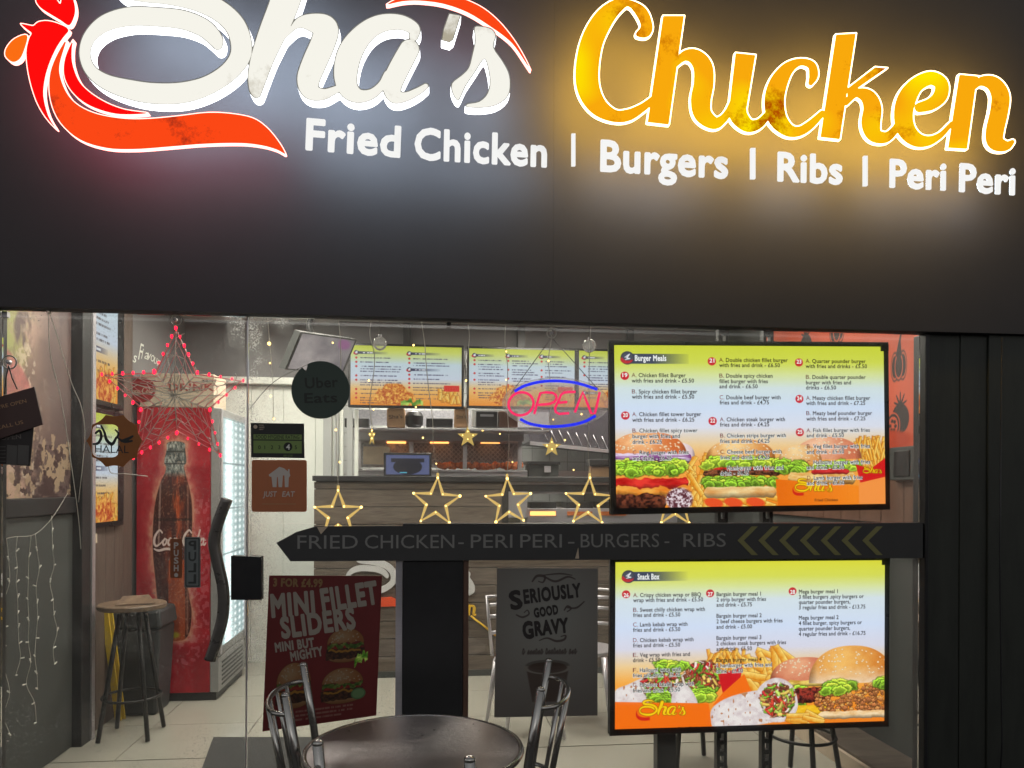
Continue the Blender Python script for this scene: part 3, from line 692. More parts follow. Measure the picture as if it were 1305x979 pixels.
obj('edge_strip', BX(XL+.001, XL+.075, yp1-.045, yp1-.005, 0, ZC), M['steel'], post)
clad = thing('wood_cladding', 'brown vertical board cladding on the left wall beyond the black post', 'wall cladding', (XL, yp1, 0))
yc = yp1
while yc < 2.45:
    e = min(yc+.13, 2.46); obj('board', BX(XL+.002, XL+.022+random.random()*.003, yc+.002, e-.002, .0, ZC-.02), M['wood_v'], clad, bevel=.002); yc += .13
obj('switch_box', slab([xw(104, 680, XL+.03), xw(117, 680, XL+.03), xw(117, 692, XL+.03), xw(104, 692, XL+.03)], (.03, 0, 0)), M['carton'], clad)

def menu_canvas(x0, y0, x1, y1, k, seed, blob=True, cols=2, dark=(60, 55, 90)):
    c = Cv(x0, y0, x1, y1, k); H = y1-y0; Wd = x1-x0
    c.grad([(y0, (205, 212, 70)), (y0+.1*H, (214, 222, 110)), (y0+.3*H, (205, 222, 232)), (y0+.55*H, (212, 220, 236)), (y0+.72*H, (246, 196, 120)), (y1, (250, 150, 40))])
    rg = np.random.RandomState(seed)
    for q in range(cols):
        cx = x0+Wd*(.05+q*.95/cols); y = y0+.12*H; head = True
        while y < y1-.12*H:
            if head or rg.rand() < .1:
                c.put(sdm(np.maximum(np.abs(c.X-cx-Wd*.14/cols*2)-Wd*.14/cols*2, np.abs(c.Y-y)-H*.022), .5)*np.clip(1.1-(c.X-cx)/(Wd*.55/cols), 0, 1), (64, 66, 96))
                mark(c, cx, y, H*.04); c.put(sdm(np.maximum(np.abs(c.X-cx-Wd*.2/cols)-Wd*.09/cols, np.abs(c.Y-y)-H*.009), .5)*(vn(c.X*1.3, c.Y*0, seed) > .3), (235, 235, 240)); y += H*.085; head = False; continue
            c.put(ell(c.X, c.Y, cx, y, H*.018, H*.018), (214, 50, 50))
            for r in range(rg.randint(1, 4)):
                L = Wd/cols*(.45+.3*rg.rand()); m = sdm(np.maximum(np.abs(c.X-cx-Wd*.035-L/2)-L/2, np.abs(c.Y-y)-H*.009), .5)
                c.put(m*np.clip((vn(c.X*1.6, c.Y*.2, seed+int(y)) - .25)*3, 0, 1)*.8, dark); y += H*.042
            y += H*.03
    if blob:
        for (bx, by, rx, ry) in ((.38, .8, .13, .17), (.48, .88, .1, .14), (.3, .87, .09, .12)):
            X = c.X+(vn(c.X/4, c.Y/4, seed)-.5)*8; m = ell(X, c.Y, x0+bx*Wd, y0+by*H, rx*Wd, ry*H, 0, 2); nn = fbm(c.X/2.2, c.Y/2.2, seed, 4)
            c.put(m, lerp((190, 80, 15), (255, 196, 90), np.clip((nn-.3)*2.4, 0, 1)))
        fries(c, x0+.8*Wd, y0+.78*H, x1-.03*Wd, y0+.9*H, 26, seed, L=(6, 14)); c.put(sdm(np.maximum(np.abs(c.X-(x0+.91*Wd))-.07*Wd, np.abs(c.Y-(y0+.7*H))-.05*H)), (222, 46, 36))
        lettuce(c, x0+.55*Wd, y0+.95*H, .2*Wd, .08*H, seed)
    return c
def wall_menu(label, py0, py1, seed, ty):
    a = xw(117, py0, XL+.05); b = xw(150, py0, XL+.05); zt = onX(133, py0, XL+.05).z; zb = onX(117, py1, XL+.05).z
    t = thing('menu_screen', label, 'screen', (XL+.05, a.y, zb), 'upright menu screens on the left wall')
    obj('casing', BX(XL+.024, XL+.05, a.y-.03, b.y+.10, zb-.03, zt+.03), M['bezel'], t, bevel=.003)
    c = menu_canvas(0, 0, 60, 110, 4, seed, blob=False, cols=1, dark=(70, 60, 60))
    fries(c, 5, 88, 55, 108, 60, seed, L=(8, 22)); X = c.X
    c.put(ell(c.X+(vn(c.X/4, c.Y/4, 3)-.5)*8, c.Y, 30, 98, 22, 13, 0, 3), lerp((190, 60, 15), (255, 190, 90), np.clip((fbm(c.X/3, c.Y/3, seed)-.3)*2.4, 0, 1)))
    quad_uv('screen', [Vector((XL+.0515, a.y, zt)), Vector((XL+.0515, b.y, zt)), Vector((XL+.0515, b.y, zb)), Vector((XL+.0515, a.y, zb))], img_mat('wall_menu_%d' % seed, c.a, emit=.8), t)
wall_menu('upper of two tall bright menu screens on the left wall', 340, 507, 21, 0)
wall_menu('lower of two tall bright menu screens on the left wall, behind the halal sticker', 528, 667, 22, 0)

# script on the grey wall above the fridge
tl = thing('wall_script', 'curved white script lettering on the grey wall above the drinks fridge', 'lettering', (XL, 2.6, 2.3))
chs = "Sha's Flavour"; pts = [(151, 484), (155, 476), (160, 470), (165, 465), (169, 461), (173, 459), (176, 458), (180, 457), (184, 457), (188, 458), (192, 460), (196, 463), (200, 466)]
for ch, (px, py) in zip(chs, pts):
    if ch == ' ': continue
    mb = MB(); p = xw(px, py, XL+.004); big = 1.6 if ch in 'SF' else 1.0
    sl = .35
    put_text(mb, ch, p, Vector((0, 1, 0)), Vector((0, .12, 1)).normalized(), cap=.075*big, width=.07*(.5 if ch in "'l" else 1.0)*(1.3 if big > 1 else 1), bold=.0, shear=.3)
    obj('letter', mb, M['white_wall'], tl)

# ------------------------------------------------------------------ right wall: orange print, dark wood, terminal box
yo0 = onX(1190, 500, XR).y; yo1 = onX(975, 500, XR-.02).y
oc = Cv(0, 0, 260, 120, 4, (226, 104, 74)); oc.a *= (1+.12*(fbm(oc.X/30, oc.Y/30, 5)[..., None]-.5))
def garlic(cx, cy, s):
    for dx, r in ((-6, 6), (6, 6), (0, 7)):
        oc.put(ell(oc.X, oc.Y, cx+dx*s, cy, r*s, 12*s), (60, 52, 52)); oc.put(sdm(np.abs(np.hypot((oc.X-cx-dx*s)/(r*s), (oc.Y-cy)/(12*s))-.82)*6-.5), (222, 106, 76))
    oc.put(sdm(sd_stroke(oc.X, oc.Y, [(cx, cy-10*s, 4*s), (cx-1, cy-20*s, 1.5*s), (cx-3, cy-27*s, 1*s)])), (60, 52, 52))
def tomato(cx, cy, s):
    oc.put(ell(oc.X, oc.Y, cx, cy, 13*s, 12*s), (60, 52, 52))
    for a in range(5): oc.put(sdm(sd_stroke(oc.X, oc.Y, [(cx, cy-10*s, 1.4*s), (cx+math.cos(a*.7-2.97)*9*s, cy-12*s+math.sin(a*.7-2.97)*9*s, .6*s)])), (60, 52, 52))
    oc.put(ell(oc.X, oc.Y, cx+11*s, cy+5*s, 11*s, 11*s), (226, 104, 74)); oc.put(ell(oc.X, oc.Y, cx+11*s, cy+5*s, 9.6*s, 9.6*s), (60, 52, 52)); oc.put(ell(oc.X, oc.Y, cx+11*s, cy+5*s, 7.5*s, 7.5*s), (226, 104, 74))
    for a in range(6): oc.put(ell(oc.X, oc.Y, cx+11*s+math.cos(a)*4*s, cy+5*s+math.sin(a)*4*s, 2*s, 1.5*s), (60, 52, 52))
garlic(36, 64, .8); tomato(34, 98, .8); garlic(122, 24, 1.0); tomato(176, 30, .9); garlic(226, 60, .9)
oc.put(ell(oc.X, oc.Y, 60, 112, 40, 8, 0, 2), (196, 66, 30))
opn = thing('orange_wall_print', 'orange wall panel printed with dark garlic bulbs and tomatoes on the right wall', 'wall print', (XR, yo0, 1.6))
zo0 = onX(1150, 577, XR-.02).z
obj('backing_board', BX(XR-.014, XR-.001, yo0, yo1, zo0, 2.7), M['char_wall'], opn)
quad_uv('print', [Vector((XR-.016, yo0, 2.62)), Vector((XR-.016, yo1, 2.62)), Vector((XR-.016, yo1, zo0)), Vector((XR-.016, yo0, zo0))][0:4], img_mat('orange_print', oc.a, albedo=.9), opn)
wd = thing('dark_wood_dado', 'dark reddish wood boards on the right wall below the orange print', 'wall cladding', (XR, yo0, .9))
yy = yo0
while yy < yo1:
    obj('board', BX(XR-.02, XR-.001, yy+.002, min(yy+.2, yo1)-.002, onX(1150, 668, XR).z, zo0-.004), M['wood_dark'], wd, bevel=.002); yy += .2
a = onX(1172, 612, XR-.03); b = onX(1140, 578, XR-.03)
tb = thing('wall_terminal', 'small black boxed terminal on dark wood right of the upper menu screen', 'wall box', (XR, a.y, a.z))
obj('box', BX(XR-.06, XR-.021, a.y, b.y, a.z, a.z+.17), M['char_wall'], tb, bevel=.006)
obj('face_plate', BX(XR-.068, XR-.0605, a.y+.03, b.y-.05, a.z+.02, a.z+.15), M['blackplastic'], tb, bevel=.003)
# raised plinth and skirting along the right wall
pl = thing('wall_plinth', 'low grey wooden plinth with a pale edge strip along the foot of the right wall', 'plinth', (XR, 1, 0))
pX = onZ(1085, 979, .0).x; 
obj('plinth_top', BX(2.16, XR-.002, .3, 3.0, .005, .10), M['wood_h'], pl, bevel=.004)
obj('edge_strip', BX(2.135, 2.158, .3, 3.0, .005, .085), M['carton'], pl)

# ------------------------------------------------------------------ counter
YK = 3.03; zc0 = onY(520, 607, YK).z
XOp = onY(648, 640, YK).x; XCR = onY(1000, 700, YK).x
zo = onY(700, 665, YK).z-.02
ct = thing('counter', 'tall counter faced with grey horizontal boards and a black top rail', 'counter', (0, YK, 0))
obj('carcass', BX(XC0+.01, XCR, YK+.03, YK+.5, .02, zo-.01), M['frame'], ct)
obj('carcass_top', BX(XC0+.01, XOp-.01, YK+.03, YK+.12, zo-.009, zc0-.035), M['frame'], ct)
z = .03; k = 0
while z < zc0-.05:
    z1 = min(z+.135, zc0-.045); xr = XCR if z1 <= zo+.001 else XOp
    if z1 > zo and z < zo: z1 = zo; xr = XCR
    obj('board', BX(XC0, xr, YK, YK+.026-random.random()*.003, z+.0025, z1-.0025), M['wood_h'], ct, bevel=.002); z = z1
obj('top_rail', BX(XC0-.01, XCR, YK-.03, YK+.3, zc0-.04, zc0), M['frame'], ct, bevel=.004)
obj('lower_rail', BX(XOp, XCR, YK+.02, YK+.1, zc0-.115, zc0-.06), M['frame'], ct)
obj('steel_strip', BX(XOp, XCR, YK+.0, YK+.06, zc0-.058, zc0-.043), M['steel'], ct)
obj('end_post', BX(XOp-.05, XOp, YK-.004, YK+.12, zo, zc0-.042), M['frame'], ct)
obj('skirting', BX(XC0, XCR, YK-.012, YK-.001, .004, .05), M['char_wall'], ct)
# shop logo on the counter front, same script as the sign outside
lg = thing('counter_logo', 'shop logo with white and amber script on the counter front behind the dark column', 'logo', (0, YK, .9))
def tfA(kx, ox, ky, oy, yy): return lambda x, y: onY(ox+x*kx, oy+y*ky, yy)
def logo_part(fn, box, tf, m, name, yb):
    F = field(fn, *box, 2.0); mb = loops_mesh(contours(F, box[0], box[1], 2.0, .4), YK-.02, yb, tf=tf); obj(name, mb, m, lg)
M['logo_white'] = mat('logo_white_paint', (.6, .6, .6), .5, var=.03); M['logo_amber'] = mat('logo_amber_paint', (.75, .45, .03), .5, var=.03); M['logo_red'] = mat('logo_red_paint', (.75, .08, .02), .5, var=.03)
t1 = tfA(.30, 410, .30, 718, YK-.02)
logo_part(lambda X, Y: np.minimum(sdf_sha(X, Y), sdf_s(X, Y)), (80, -90, 670, 160), t1, M['logo_white'], 'white_script', YK-.003)
logo_part(sdf_chicken, (720, -20, 1310, 210), tfA(.14, 426, .14, 758, YK-.02), M['logo_amber'], 'amber_script', YK-.003)
logo_part(lambda X, Y: sd_poly(X, Y, z0(Z1, [(275,165),(230,240),(205,320),(210,420),(250,510),(330,580),(440,615),(700,610),(1000,595),(1187,640),(1110,530),(960,470),(740,482),(620,493),(520,493),(410,475),(330,440),(280,390),(250,320),(248,260)])), (50, 40, 370, 205), t1, M['logo_red'], 'red_swoosh', YK-.003)
obj('drumstick_line', MB().tube([onY(600, 785, YK-.015), onY(632, 810, YK-.015)], .008), M['logo_amber'], lg)

# ------------------------------------------------------------------ menu boards over the counter
def back_menu(px0, px1, py0, py1, label, seed, cols):
    Y = 3.4; a = onY(px0, py0, Y); b = onY(px1, py1, Y)
    t = thing('menu_board', label, 'menu board', (a.x, Y, b.z), 'bright menu boards over the counter')
    obj('casing', BX(a.x-.02, b.x+.02, Y+.003, Y+.05, b.z-.02, a.z+.02), M['bezel'], t, bevel=.004)
    obj('bracket', BX((a.x+b.x)/2-.03, (a.x+b.x)/2+.03, Y+.051, Y+.1, b.z+.1, 2.81), M['frame'], t)
    c = menu_canvas(px0, py0, px1, py1, 3.2, seed, blob=True, cols=cols)
    quad_uv('screen', [Vector((a.x, Y, a.z)), Vector((b.x, Y, a.z)), Vector((b.x, Y, b.z)), Vector((a.x, Y, b.z))], img_mat('back_menu_%d' % seed, c.a, emit=.85), t)
back_menu(447, 588, 440, 518, 'leftmost bright menu board over the counter, picturing fried chicken', 31, 2)
back_menu(598, 732, 444, 519, 'middle bright menu board over the counter, above the lit neon sign', 33, 3)
back_menu(738, 872, 447, 521, 'rightmost menu board over the counter, mostly behind the upper menu screen', 37, 3)

# tilted television
tv = thing('television', 'tilted ceiling television reflecting pale pink light, left of the menu boards', 'television', atD(410, 448, 4.6))
fp = [atD(383, 423, 4.5), atD(455, 433, 4.95), atD(447, 478, 4.95), atD(363, 471, 4.5)]
fp[2] = fp[1]+fp[3]-fp[0]
nrm = (fp[1]-fp[0]).cross(fp[3]-fp[0]).normalized()
if nrm.y < 0: nrm = -nrm
obj('casing', slab(fp, nrm*.05), M['char_wall'], tv)
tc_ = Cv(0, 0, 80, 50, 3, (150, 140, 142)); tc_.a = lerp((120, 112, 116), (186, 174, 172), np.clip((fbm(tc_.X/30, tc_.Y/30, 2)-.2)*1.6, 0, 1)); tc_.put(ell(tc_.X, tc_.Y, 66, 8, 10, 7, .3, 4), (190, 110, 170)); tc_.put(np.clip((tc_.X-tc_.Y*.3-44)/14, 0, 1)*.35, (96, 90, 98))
cen = (fp[0]+fp[1]+fp[2]+fp[3])/4
quad_uv('screen', [cen+(q-cen)*.93-nrm*.003 for q in fp], img_mat('tv_painted_reflection', tc_.a, emit=.8, rough=.15), tv)  # pale reflection painted on the screen and made to glow
obj('ceiling_arm', MB().tube([cen+nrm*.05, cen+nrm*.12+Vector((0, 0, .15)), Vector((cen.x, cen.y+.1, ZC))], .02), M['frame'], tv)

# ------------------------------------------------------------------ kitchen behind the counter
def kb(px0, px1, py0, py1, Y, depth): 
    a = onY(px0, py0, Y); b = onY(px1, py1, Y); return BX(a.x, b.x, Y, Y+depth, b.z, a.z)
tw = thing('tiled_splashback', 'pale tiled wall at the back of the kitchen', 'tiled wall', (0, YB, 1))
a = onY(400, 520, YB-.02); b = onY(1100, 700, YB-.02); x = a.x; 
obj('tile_bed', BX(a.x, b.x, YB-.012, YB-.001, .8, 2.6), M['grout'], tw)
M['walltile'] = mat('wall_tile', (.42, .43, .42), .25, var=.08, scale=3)
while x < b.x:
    zz = 1.3
    while zz < 2.5:
        obj('tile', BX(x, min(x+.195, b.x), YB-.022, YB-.013, zz, zz+.145), M['walltile'], tw); zz += .15
    x += .2
# strip curtain posts
for i, (px, w) in enumerate(((414, 5), (427, 6), (438, 7), (449, 6))):
    pass
sc = thing('steel_columns', 'pale blue and steel upright strips left of the heated cabinet', 'shelving', (onY(440, 600, 3.6).x, 3.6, 1.2))
for px, w in ((412, 10), (426, 5), (434, 3), (442, 7), (452, 4)):
    obj('upright', kb(px, px+w, 522, 640, 3.57, .03), M['walltile'] if w > 4 else M['white_wall'], sc)
# heated display cabinet
hc = thing('heated_cabinet', 'steel heated food cabinet with orange glow behind the counter', 'food warmer', (onY(560, 600, 4.2).x, 4.2, 1.0))
obj('body', kb(452, 672, 598, 660, 4.2, .5), M['steel'], hc, bevel=.006)
obj('canopy', kb(450, 668, 545, 563, 4.15, .55), M['steel'], hc, bevel=.006)
obj('back_mesh', kb(460, 660, 564, 597, 4.55, .02), mat('diamond_mesh', (.4, .4, .42), .35, metal=.8, var=.5, scale=60), hc)
a = onY(504, 566, 4.53); b = onY(655, 592, 4.53)
mb = MB(); x = a.x-.3
while x < b.x:
    for sgn in (1, -1):
        xa, xb = (x, x+(a.z-b.z)) if sgn > 0 else (x+(a.z-b.z), x)
        xa = max(a.x, min(b.x, xa)); xb = max(a.x, min(b.x, xb))
        if abs(xa-xb) > .03: mb.tube([(xa, 4.53, b.z), (xb, 4.53, a.z)], .004, 4)
    x += .045
tag(obj('lattice', mb, M['steel'], hc), kind='stuff')
for px in (455, 522, 590, 660): obj('pillar', kb(px, px+5, 563, 598, 4.17, .03), M['steel'], hc)
for px in (505, 560, 625): obj('heat_lamp', kb(px-12, px+12, 562.5, 565, 4.35, .05), M['heat'], hc)
M['hotfood'] = mat('hot_food', (.6, .16, .04), .6, var=.5, scale=50)
mb = MB()
for k in range(60):
    p = onY(560+random.random()*105, 592+random.random()*3, 4.3+random.random()*.2); mb.ball(p, .022+random.random()*.015, 6, 4)
tag(obj('fried_food', mb, M['hotfood'], hc), kind='stuff')
obj('label_card', kb(463, 497, 569, 592, 4.16, .004), M['carton'], hc)
for k, py in enumerate((601, 606, 612)): obj('shelf_edge', kb(452, 672, py, py+1.6, 4.18, .02), M['frame'], hc)
# till monitor
pm = thing('till_monitor', 'small black till monitor with a blue screen on the counter', 'monitor', (onY(519, 607, 3.2).x, 3.2, zc0))
obj('casing', kb(489, 550, 577, 609, 3.2, .03), M['blackplastic'], pm, bevel=.004)
cc = Cv(0, 0, 60, 30, 4, (96, 104, 150)); cc.put(ell(cc.X, cc.Y, 30, 18, 20, 12, 0, 1), (30, 30, 45)); cc.put(sdm(np.maximum(np.abs(cc.X-30)-23, np.abs(cc.Y-8)-3)), (36, 36, 52)); cc.put(sdm(np.maximum(np.abs(cc.X-24)-5, np.abs(cc.Y-27)-1)), (90, 190, 220))
a = onY(492, 580, 3.197); b = onY(547, 605, 3.197)
quad_uv('screen', [a, Vector((b.x, 3.197, a.z)), b, Vector((a.x, 3.197, b.z))], img_mat('till_screen', cc.a, emit=.7), pm)
obj('foot', kb(510, 528, 606, 611, 3.24, .1), M['blackplastic'], pm)
# shelf with bags and boxes under the menu boards
sh = thing('upper_shelf', 'steel shelf under the menu boards carrying bags and boxes', 'shelf', (onY(560, 545, 3.9).x, 3.9, 2.0))
obj('shelf_board', kb(455, 700, 545, 550, 3.8, .35), M['steel'], sh)
obj('back_panel', kb(455, 700, 522, 545, 4.14, .01), mat('steel_mesh_panel', (.35, .35, .38), .5, var=.5, scale=70), sh)
for i, (px0, px1, m, nm, lab, cat) in enumerate(((439, 470, 'frame', 'menu_card', 'black card leaning at the left end of the upper shelf', 'card'),
        (493, 516, 'bag', 'paper_bag', 'brown paper bag under the leftmost menu board', 'bag'),
        (518, 538, 'frame', 'dark_tin', 'round dark tin right of the left paper bag', 'tin'),
        (543, 577, 'frame', 'price_card', 'long black price card between the two paper bags', 'card'),
        (579, 597, 'bag', 'paper_bag', 'brown paper bag between the left and middle menu boards', 'bag'),
        (607, 634, 'frame', 'receipt_printer', 'dark printer on a white crate under the middle menu board', 'printer'),
        (636, 660, 'wood_dark', 'wooden_box', 'reddish wooden box right of the dark printer', 'box'))):
    t = thing(nm, lab, cat, (onY(px0, 545, 3.85).x, 3.85, 2.0))
    py0 = 521 if m == 'bag' else (533 if nm in ('price_card', 'menu_card') else 524)
    if nm == 'dark_tin':
        p = onY(528, 545, 3.9); obj('body', MB().lathe([(.055, 0), (.075, .02), (.08, .1), (.06, .135), (.02, .145)], p, 20), M[m], t)
    else:
        obj('body', kb(px0, px1, py0, 544.6, 3.85, .12), M[m], t, bevel=.006)
    if m == 'bag':
        a_ = onY(px0, py0, 3.85); b_ = onY(px1, py0, 3.85); obj('folded_top', BX(a_.x+.01, b_.x-.01, 3.845, 3.96, a_.z+.001, a_.z+.02), M['bag'], t)
        mb = MB(); textY(mb, 'Sha\'s', (px0+3, 534), (px1-3, 533), 5, 3.847); obj('lettering', mb, M['frame'], t)
    if nm == 'receipt_printer': obj('paper_slot', kb(px0+5, px1-5, 528, 531, 3.846, .004), M['steel'], t)
wc = thing('white_crate', 'white wire crate behind the dark printer on the upper shelf', 'crate', (onY(620, 545, 4.0).x, 4.0, 2.0))
obj('crate_body', kb(601, 640, 521, 544.5, 4.0, .12), M['walltile'], wc, bevel=.004)
# extractor hood: dark wedge
hd = thing('extractor_hood', 'dark angled extractor hood above the kitchen, right of the heated cabinet', 'extractor hood', (onY(720, 560, 4.4).x, 4.4, 1.9))
hp = [(668, 522), (900, 522), (900, 585), (676, 562)]
obj('hood', pxslab(hp, 4.4, .8), mat('hood_metal', (.12, .11, .13), .4, metal=.6, var=.2), hd)
obj('lip', pxslab([(676, 562.5), (900, 585.5), (900, 590), (676, 567)], 4.38, .05), M['steel'], hd)
mb = MB()
for k in range(9): mb.tube([onY(690+k*11, 545+k*1.6, 4.39), onY(698+k*11, 561+k*1.8, 4.39)], .004, 4)
tag(obj('filter_bars', mb, M['steel'], hd), kind='stuff')
fr = thing('fryer', 'pair of steel fryers glowing orange low in the kitchen opening', 'fryer', (onY(720, 640, 4.5).x, 4.5, 0))
obj('cabinet', kb(672, 900, 648, 800, 4.5, .6), M['steel'], fr, bevel=.005)
obj('splash_panel', kb(672, 900, 600, 630, 5.0, .03), M['steel'], fr)
for px in (675, 722, 765): obj('basket', kb(px, px+34, 640, 648, 4.55, .3), M['frame'], fr, bevel=.004)
for px in (676, 723, 766): obj('hot_oil', kb(px, px+32, 652, 657, 4.49, .008), M['heat'] if px == 676 else M['hotfood'], fr)
eq = thing('drinks_machine', 'grey kitchen machine with dark top under the extractor hood', 'machine', (onY(690, 600, 4.3).x, 4.3, 1.4))
obj('housing', kb(674, 712, 592, 615, 4.3, .3), M['char_wall'], eq, bevel=.006); obj('top_cover', kb(672, 714, 588, 592, 4.28, .34), M['frame'], eq)
obj('nozzle', kb(694, 702, 594, 602, 4.27, .03), M['steel'], eq)
wb = thing('lamp_box', 'dark hood over a glowing amber panel beside the upper menu screen', 'warmer', (onY(765, 600, 4.0).x, 4.0, 1.4))
obj('cover', kb(752, 778, 585, 594, 4.0, .2), M['frame'], wb, bevel=.01); obj('glow_panel', kb(753, 777, 594.5, 608, 4.05, .1), M['bag'], wb, bevel=.004)

# ------------------------------------------------------------------ ceiling lamps (out of view behind the shop sign, they light the room; two kitchen ones added to brighten it)
for x, y, lab in ((-1.2, 1.2, 'square ceiling light near the entrance door'), (1.2, 1.3, 'square ceiling light behind the menu screens'), (-1.0, 2.6, 'square ceiling light in front of the drinks fridge'), (.9, 2.55, 'square ceiling light in front of the counter'), (-.3, 5.1, 'square ceiling light over the kitchen'), (.1, 3.95, 'square ceiling light between the counter and the heated cabinet'), (1.4, 3.95, 'square ceiling light over the right end of the kitchen')):
    t = thing('ceiling_light', lab, 'ceiling light', (x, y, ZC), 'square ceiling lights')
    mb = MB(); s = .3
    for q in ((-s, s, -s, -s+.02), (-s, s, s-.02, s), (-s, -s+.02, -s+.02, s-.02), (s-.02, s, -s+.02, s-.02)): mb.box(x+q[0], x+q[1], y+q[2], y+q[3], ZC-.03, ZC-.001)
    obj('frame', mb, M['white_wall'], t); obj('diffuser', BX(x-s+.021, x+s-.021, y-s+.021, y+s-.021, ZC-.024, ZC-.01), M['lamp'], t)
# ================================================================== drinks fridge
a = atD(157, 897, 5.1); b = atD(279, 897, 5.1)
fx0, fx1 = XL+.03, b.x; fy0 = (a.y+b.y)/2; fy1 = fy0+.72; zt = onY(220, 519, fy0).z
fg = thing('drinks_fridge', 'tall red drinks fridge with a cola bottle on its side and a glowing door', 'fridge', (fx0, fy0, 0))
obj('cabinet', BX(fx0, fx1-.07, fy0, fy1, .06, zt), mat('fridge_red', (.30, .02, .03), .35, var=.06), fg, bevel=.006)
obj('base', BX(fx0+.01, fx1-.03, fy0+.01, fy1-.01, .006, .058), M['frame'], fg)
obj('door_frame', BX(fx1-.069, fx1-.012, fy0+.002, fy1, .3, zt), M['fridge_grey'], fg, bevel=.006)
obj('kick_grille', BX(fx1-.069, fx1-.012, fy0+.002, fy1, .06, .296), M['fridge_grey'], fg, bevel=.004)
for k in range(6): obj('grille_slot', BX(fx1-.0125, fx1-.009, fy0+.08, fy1-.08, .09+k*.03, .102+k*.03), M['frame'], fg)
c = Cv(157, 519, 280, 897, 3.2, (134, 28, 40))
n = fbm(c.X/30, c.Y/30, 4, 5); c.a = lerp((150, 10, 30), (196, 32, 48), np.clip((n-.3)*2, 0, 1))
bot = [(207, 575), (208, 566), (222, 563), (237, 566), (238, 575), (240, 590), (236, 597), (240, 610), (246, 628), (250, 650), (250, 690), (248, 720), (243, 748), (246, 770), (250, 790), (247, 815), (238, 826), (222, 828), (208, 826), (196, 800), (192, 770), (188, 740), (185, 715), (184, 690), (187, 650), (196, 620), (204, 606), (206, 597), (203, 590)]
bot = dense(bot, True, 4); d = sd_poly(c.X, c.Y, bot)
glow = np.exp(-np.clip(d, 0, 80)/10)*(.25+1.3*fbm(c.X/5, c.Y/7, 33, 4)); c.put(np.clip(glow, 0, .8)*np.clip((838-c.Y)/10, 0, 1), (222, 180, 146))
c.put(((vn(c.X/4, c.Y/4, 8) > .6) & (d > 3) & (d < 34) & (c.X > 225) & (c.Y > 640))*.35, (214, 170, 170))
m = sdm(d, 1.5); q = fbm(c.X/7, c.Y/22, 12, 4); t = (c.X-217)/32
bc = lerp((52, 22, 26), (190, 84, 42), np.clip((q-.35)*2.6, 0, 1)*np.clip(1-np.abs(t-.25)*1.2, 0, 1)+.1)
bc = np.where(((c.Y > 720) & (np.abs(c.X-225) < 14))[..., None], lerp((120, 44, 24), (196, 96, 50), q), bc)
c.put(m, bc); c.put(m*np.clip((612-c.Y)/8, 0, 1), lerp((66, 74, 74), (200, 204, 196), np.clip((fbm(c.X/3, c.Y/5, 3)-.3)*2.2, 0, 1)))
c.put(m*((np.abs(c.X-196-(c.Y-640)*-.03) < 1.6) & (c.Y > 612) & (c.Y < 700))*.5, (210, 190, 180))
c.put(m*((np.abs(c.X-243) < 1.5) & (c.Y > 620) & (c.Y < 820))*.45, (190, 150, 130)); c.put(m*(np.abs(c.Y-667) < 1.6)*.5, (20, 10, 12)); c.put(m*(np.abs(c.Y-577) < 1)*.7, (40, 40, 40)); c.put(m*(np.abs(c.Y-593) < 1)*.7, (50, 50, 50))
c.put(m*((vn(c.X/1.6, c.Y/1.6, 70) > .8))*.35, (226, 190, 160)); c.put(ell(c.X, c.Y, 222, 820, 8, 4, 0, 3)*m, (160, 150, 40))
def script_cola(X, Y, ox, oy, s):
    S = lambda p: [(ox+x*s, oy+y*s, r*s) for x, y, r in p]; st = []
    def Cc(x): st.append([(x+16, -26, 1.5), (x+8, -32, 1.8), (x-4, -20, 2.6), (x-8, -4, 3), (x-2, 5, 2.2), (x+10, 0, 1.4), (x+18, -8, 1)])
    def o(x): st.append([(x, -12, 1.8), (x-6, -4, 2.4), (x-3, 3, 2), (x+4, -2, 1.8), (x+4, -10, 1.5), (x, -12, 1.4), (x+10, -8, .9)])
    def c_(x): st.append([(x+5, -10, 1.6), (x, -13, 1.5), (x-6, -4, 2.4), (x-3, 3, 2), (x+6, -2, 1.2)])
    def a_(x): o(x); st.append([(x+5, -12, 1.8), (x+4, 0, 2), (x+7, 3, 1.6), (x+12, -2, 1)])
    def l_(x): st.append([(x+6, -28, 1.4), (x+8, -32, 1.6), (x+3, -18, 2), (x-1, 0, 2), (x+2, 3, 1.6), (x+8, -2, 1)])
    Cc(0); o(24); c_(40); a_(54); st.append([(68, -6, 1.3), (76, -7, 1.3)]); Cc(88); o(110); l_(122); a_(136)
    st.append([(-8, 12, 1), (6, 16, 2.2), (30, 12, 2.4), (60, 16, 1.6), (76, 12, .8)])
    d_ = np.full(X.shape, 1e6)
    for q_ in st: d_ = np.minimum(d_, sd_stroke(X, Y, dense(S(q_))))
    return d_
c.put(sdm(script_cola(c.X, c.Y, 191, 699, .56)-.35, .8), (232, 214, 208))
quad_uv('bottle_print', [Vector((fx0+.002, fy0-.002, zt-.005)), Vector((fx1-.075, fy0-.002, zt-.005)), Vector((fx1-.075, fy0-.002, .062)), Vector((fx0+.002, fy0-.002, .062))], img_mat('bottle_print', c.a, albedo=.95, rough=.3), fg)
c = Cv(0, 0, 60, 150, 5, (150, 165, 165)); gx = np.abs(((c.X-6) % 12)-6); gy = np.abs(((c.Y-3) % 4.6)-2.3)
